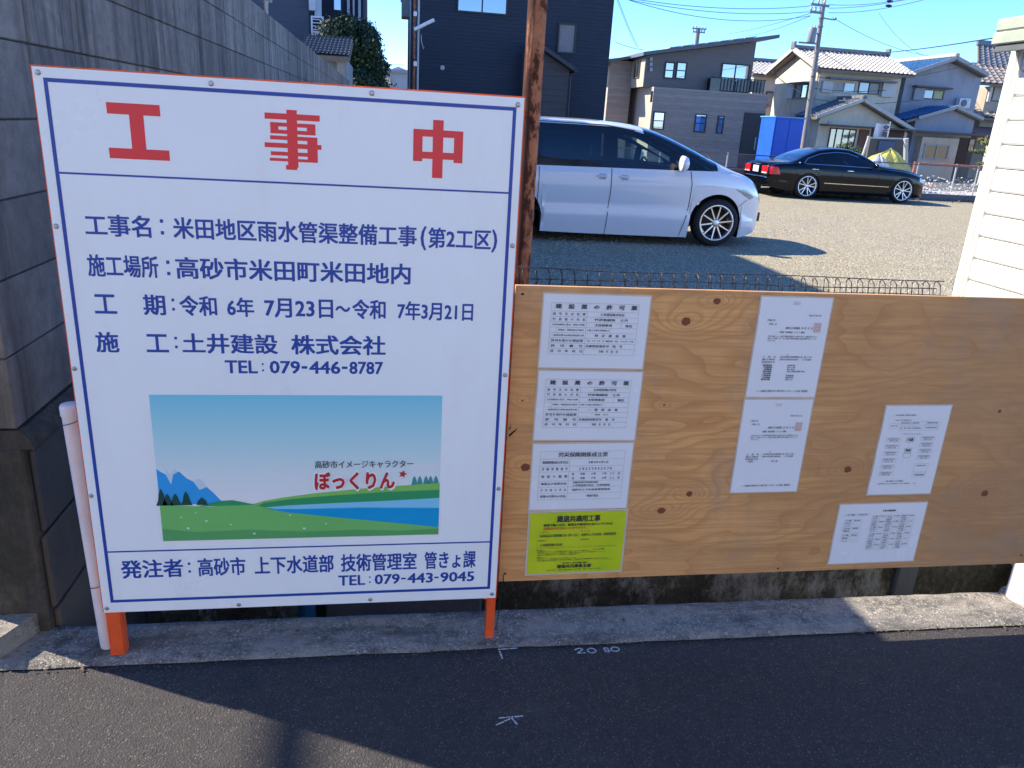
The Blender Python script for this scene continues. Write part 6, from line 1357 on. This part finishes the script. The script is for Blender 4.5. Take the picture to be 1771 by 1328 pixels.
c=onp(30); q=at(1445,30,Yu_); mb=MB(); mb.bar(c,(q.x,Yu_,c.z-0.03),0.05); mb.lathe([(0.05,0),(0.07,0.06),(0,0.12)],(q.x,Yu_,c.z-0.03),'z',8); mb.build('side_arm',STL,up)
# distant pole over the brown roof
Yf=70.0; q=at(1208,48,Yf); fp=empty('utility_pole',(q.x,Yf,0),'small far utility pole showing above the roof of the brown house','utility pole')
mb=MB(); mb.tube([(q.x,Yf,0),(q.x,Yf,q.z)],0.19,10); mb.build('pole',CONP,fp)
z1=at(1208,50,Yf).z; 
for dz,w_ in ((0.0,0.65),(-0.28,0.55)):
    mb=MB(); mb.box(q.x-w_,q.x+w_,Yf-0.25,Yf-0.15,z1+dz-0.05,z1+dz+0.05); cr_=mb.build('crossarm',STL,fp)
    for k in (-0.9,-0.45,0.45,0.9): mb=MB(); mb.lathe([(0.05,0.05),(0.08,0.15),(0,0.25)],(q.x+w_*k,Yf-0.2,z1+dz),'z',8); mb.build('insulator',simple('insulator',(0.5,0.5,0.5)),cr_)
GRP='overhead lines round the utility pole'
def wire(pxs,label,r=0.011,n=14,sag=0.0):
    (x0,y0,Ya),(x1,y1,Yb)=pxs; a=at(x0,y0,Ya); b=at(x1,y1,Yb); pts=[]
    for i in range(n+1):
        t=i/n; p=a.lerp(b,t); p.z-=sag*4*t*(1-t); pts.append(p)
    mb=MB(); mb.tube(pts,r,5,cap=False); tag(mb.build('power_line',WIR),label,'cable',GRP)
wire([(1404,10,Yu_),(1060,-8,30)],'topmost line running left from the crossarm to the edge of the sky',sag=0.25)
wire([(1402,20,Yu_),(1080,-2,30)],'second line down running left from the crossarm',sag=0.25)
wire([(1402,27,Yu_),(1070,-6,29)],'third line down running left from the lower crossarm',sag=0.45)
wire([(1400,28,Yu_),(1290,62,70)],'line dropping left from the crossarm towards the far pole',sag=0.15,r=0.013)
wire([(1404,22,Yu_),(1262,58,70)],'uppermost of the lines dropping from the pole to the brown roof',sag=0.1,r=0.013)
wire([(1434,8,Yu_),(1640,-20,30)],'top line running right from the pole out of the sky',sag=0.2)
wire([(1434,14,Yu_),(1590,-6,30)],'second line running right from the pole past two black clamps',sag=0.1)
wire([(1432,22,Yu_),(1610,-4,30)],'third line running right from the pole, below the black clamps',sag=0.15)
wire([(1440,30,Yu_),(1620,98,44)],'thin line falling right from the side arm to the blue roof',sag=0.3)
wire([(1520,22,50),(1600,98,44)],'thin line falling steeply right above the blue-grey house',r=0.012,sag=0.3)
wire([(1444,92,Yu_),(1716,66,14)],'thick black line rising right towards the white shed roof',r=0.012,sag=0.12)
wire([(1400,131,Yu_),(1732,94,30)],'line passing behind the blue roof to the old tiled house',r=0.011,sag=0.5)
wire([(1063,72,40),(1112,86,40)],'short line leading from the dark house to the brown roof',r=0.012,sag=0.05)
wire([(1068,-4,40),(1104,82,39)],'steep line falling from the top of the sky to the brown roof',r=0.012,sag=0.08)
wire([(1060,-20,41),(1100,80,39)],'steep thin line just left of the other falling to the brown roof',r=0.011,sag=0.08)
wire([(1386,160,Yu_),(1330,118,43)],'cable from the pole up to the pale yellow house',r=0.014,sag=0.1)
wire([(1392,150,Yu_),(1562,152,38.5)],'sagging cable across the front of the cream house above the windows',r=0.012,sag=0.18)
wire([(1392,168,Yu_),(1575,174,37.0)],'sagging cable across the cream house below the upper windows',r=0.012,sag=0.2)
wire([(648,108,60),(700,112,60)],'faint line in the gap of sky beside the street lamp',r=0.02,sag=0.05)
for px_,py_ in ((1539,2),(1537,10)):
    q=at(px_,py_,31.5); mb=MB(); mb.lathe([(0,-0.14),(0.04,-0.12),(0.06,0),(0.04,0.12),(0,0.14)],(q.x,31.5,q.z),'x',8); tag(mb.build('line_clamp',WIR),'black clamp hanging on a line right of the pole, '+('upper' if py_==2 else 'lower')+' of the two','clamp')
# ---- banner, posts, tarpaulin heap
Yb=27.6
a=rect(1512,213,1536,239,Yb)
bn=empty('banner',(a[0],Yb,0),'small white banner with dark lettering above the yellow heap','banner')
mb=MB(); n=10; vs=[]
for j in range(n+1):
    for i in range(n+1):
        u,v=i/n,j/n; vs.append((a[0]+(a[1]-a[0])*u-0.04*v*(1-v)*2,Yb-0.05*math.sin(u*7+v*1.5),a[2]+(a[3]-a[2])*v-0.03*math.sin(u*3.1)))
mb.add(vs,[(j*(n+1)+i,j*(n+1)+i+1,(j+1)*(n+1)+i+1,(j+1)*(n+1)+i) for j in range(n) for i in range(n)],0,True); mb.build('cloth',simple('banner_cloth',(0.62,0.62,0.66),0.8,0.05),bn,fix=False)
mb=MB(); text_in(mb,'空',a[0]+0.30,a[1]-0.05,a[2]+0.28,a[3]-0.06,Yb-0.09,bold=0.05); text_in(mb,'地',a[0]+0.28,a[1]-0.07,a[2]+0.05,a[2]+0.26,Yb-0.09,bold=0.05); mb.build('lettering',INK,bn,fix=False)
mb=MB(); mb.tube([(a[1]+0.03,Yb,0),(a[1]+0.03,Yb,a[3]+0.08)],0.018,8); mb.build('banner_pole',LFR,bn)
Yh=26.2
def post(px0,py0,px1,py1,Y,r,lab,mat):
    p=at(px0,py0,Y); q=at(px1,py1,Y); t=empty('wooden_post',(q.x,Y,0),lab,'post')
    d=(p-q); base=q-d*((q.z)/d.z)
    mb=MB(); mb.tube([(base.x,Y,0),p],r,10); mb.build('shaft',mat,t)
    mb=MB(); mb.tube([p-d.normalized()*0.06,p+d.normalized()*0.012],r*1.15,10); mb.build('post_head',mat,t)
WHP=simple('old_white_post',(0.40,0.40,0.38),0.8,0.15,6)
post(1503,236,1493,266,Yh,0.045,'slanting pale post left of the yellow heap',WHP); post(1567,240,1566,288,Yh,0.075,'upright grey-white post right of the yellow heap',WHP)
rl=at(1502,238,Yh+0.1); r2=at(1568,240,Yh+0.1); mb=MB(); mb.bar(rl,r2,0.04,0.05); tag(mb.build('rail_beam',WHP),'thin pale rail joining the two posts over the yellow heap','rail')
a=rect(1501,240,1562,285,Yh+1.2); mb=MB(); mb.box(a[0],a[1],Yh+1.2,Yh+1.3,0,a[3]); o=mb.build('board_screen',simple('screen_grey',(0.075,0.075,0.07),0.85,0.2,5)); tag(o,'dark grey board screen behind the yellow heap','screen')
a=rect(1518,244,1546,262,Yh+1.19); mb=MB(); mb.box(a[0],a[1],Yh+1.15,Yh+1.198,a[2],a[3]); tag(mb.build('noticeboard',simple('navy_board',(0.02,0.05,0.12),0.5)),'small navy panel fixed to the dark grey board screen','panel')
YT=simple('yellow_tarpaulin',(0.52,0.45,0.10),0.6,0.25,6,bump=0.3); WT=simple('white_sacks',(0.62,0.60,0.54),0.7,0.1,6)
def heap(px0,px1,pyt,Y,mat,name,lab,cat,sd,dep=0.7,sharp=1.0):
    a=at(px0,(pyt+285)/2,Y); b=at(px1,(pyt+285)/2,Y); zt_=at((px0+px1)/2,pyt,Y).z; cx=(a.x+b.x)/2; rx=(b.x-a.x)/2
    mb=MB(); nu,nv=28,12; vs=[]
    for j in range(nv+1):
        for i in range(nu):
            th_=2*math.pi*i/nu; t=j/nv; rr=(1-t**2.4)**0.9; h=zt_*t
            f=1+0.45*noise.noise(Vector((math.cos(th_)*1.6+sd,math.sin(th_)*1.6,t*2.5)))+0.16*noise.noise(Vector((math.cos(th_)*5+sd,math.sin(th_)*5,t*8))); h=h*(1+0.10*noise.noise(Vector((math.cos(th_)*2.2+sd,math.sin(th_)*2.2,5))))
            vs.append((cx+rx*rr*f*math.cos(th_)+0.10*rx*t,Y+dep*rr*f*math.sin(th_),h))
    mb.add(vs,[(j*nu+i,j*nu+(i+1)%nu,(j+1)*nu+(i+1)%nu,(j+1)*nu+i) for j in range(nv) for i in range(nu)],0,False)
    tag(mb.build(name,mat),lab,cat)
heap(1474,1590,259,25.8,YT,'tarpaulin_heap','heap under a yellow tarpaulin beyond the fence behind the black car','tarpaulin',3.0,0.6)
heap(1486,1548,267,25.1,WT,'sack_pile','pale sacks piled at the front of the yellow tarpaulin heap','sacks',9.0,0.4,0.7)
q=at(1578,278,Yh-0.2); mb=MB(); mb.lathe([(0.10,0),(0.12,0.02),(0.13,0.3),(0.14,0.31),(0.12,0.33),(0,0.33)],(q.x,Yh-0.2,0.35),'z',14); mb.box(q.x-0.14,q.x+0.14,Yh-0.34,Yh-0.06,0,0.349); tag(mb.build('bucket',simple('bucket_blue',(0.25,0.38,0.55),0.5)),'pale blue bucket standing beside the grey-white post','bucket')

# overhead telephone cable bundle crossing above the road; its soft shadow falls on the asphalt in front of the sign
mb=MB(); mb.tube([(-7.86,-14+44*i/20,6.6-0.10*4*(i/20)*(1-i/20)+0.08) for i in range(21)],0.05,8); tag(mb.build('telephone_cable',WIR),'thick black telephone cable crossing high above the left side of the road','cable')

# unseen house added across the road for bounce light: its cream wall takes the sun and lights the shaded side of the boards
oh=empty('added_bounce_house',(1,-6.5,0),'unseen pale house added across the road, its sunlit wall bouncing light onto the notice boards','house')
OW=simple('bounce_cream',(0.78,0.74,0.66),0.9,0.05,1.5)
mb=MB(); mb.box(-9,11,-9.5,-4.2,0,6.4); mb.build('wall',OW,oh)
mb=MB(); mb.prism([(-9.5,-3.7,6.4),(-9.5,-6.85,8.0),(-9.5,-10,6.4)],(21,0,0)); mb.build('roof',simple('dark_roof',(0.05,0.055,0.065)),oh)
for x_ in (-6.5,-1.5,4.0,8.0):
    for z_ in (1.0,4.0):
        mb=MB(); mb.box(x_-0.8,x_+0.8,-4.199,-4.14,z_,z_+1.2); w_=mb.build('window',LFR,oh); mb=MB(); mb.box(x_-0.72,x_+0.72,-4.139,-4.12,z_+0.08,z_+1.12); mb.build('pane',SKYGL,w_)
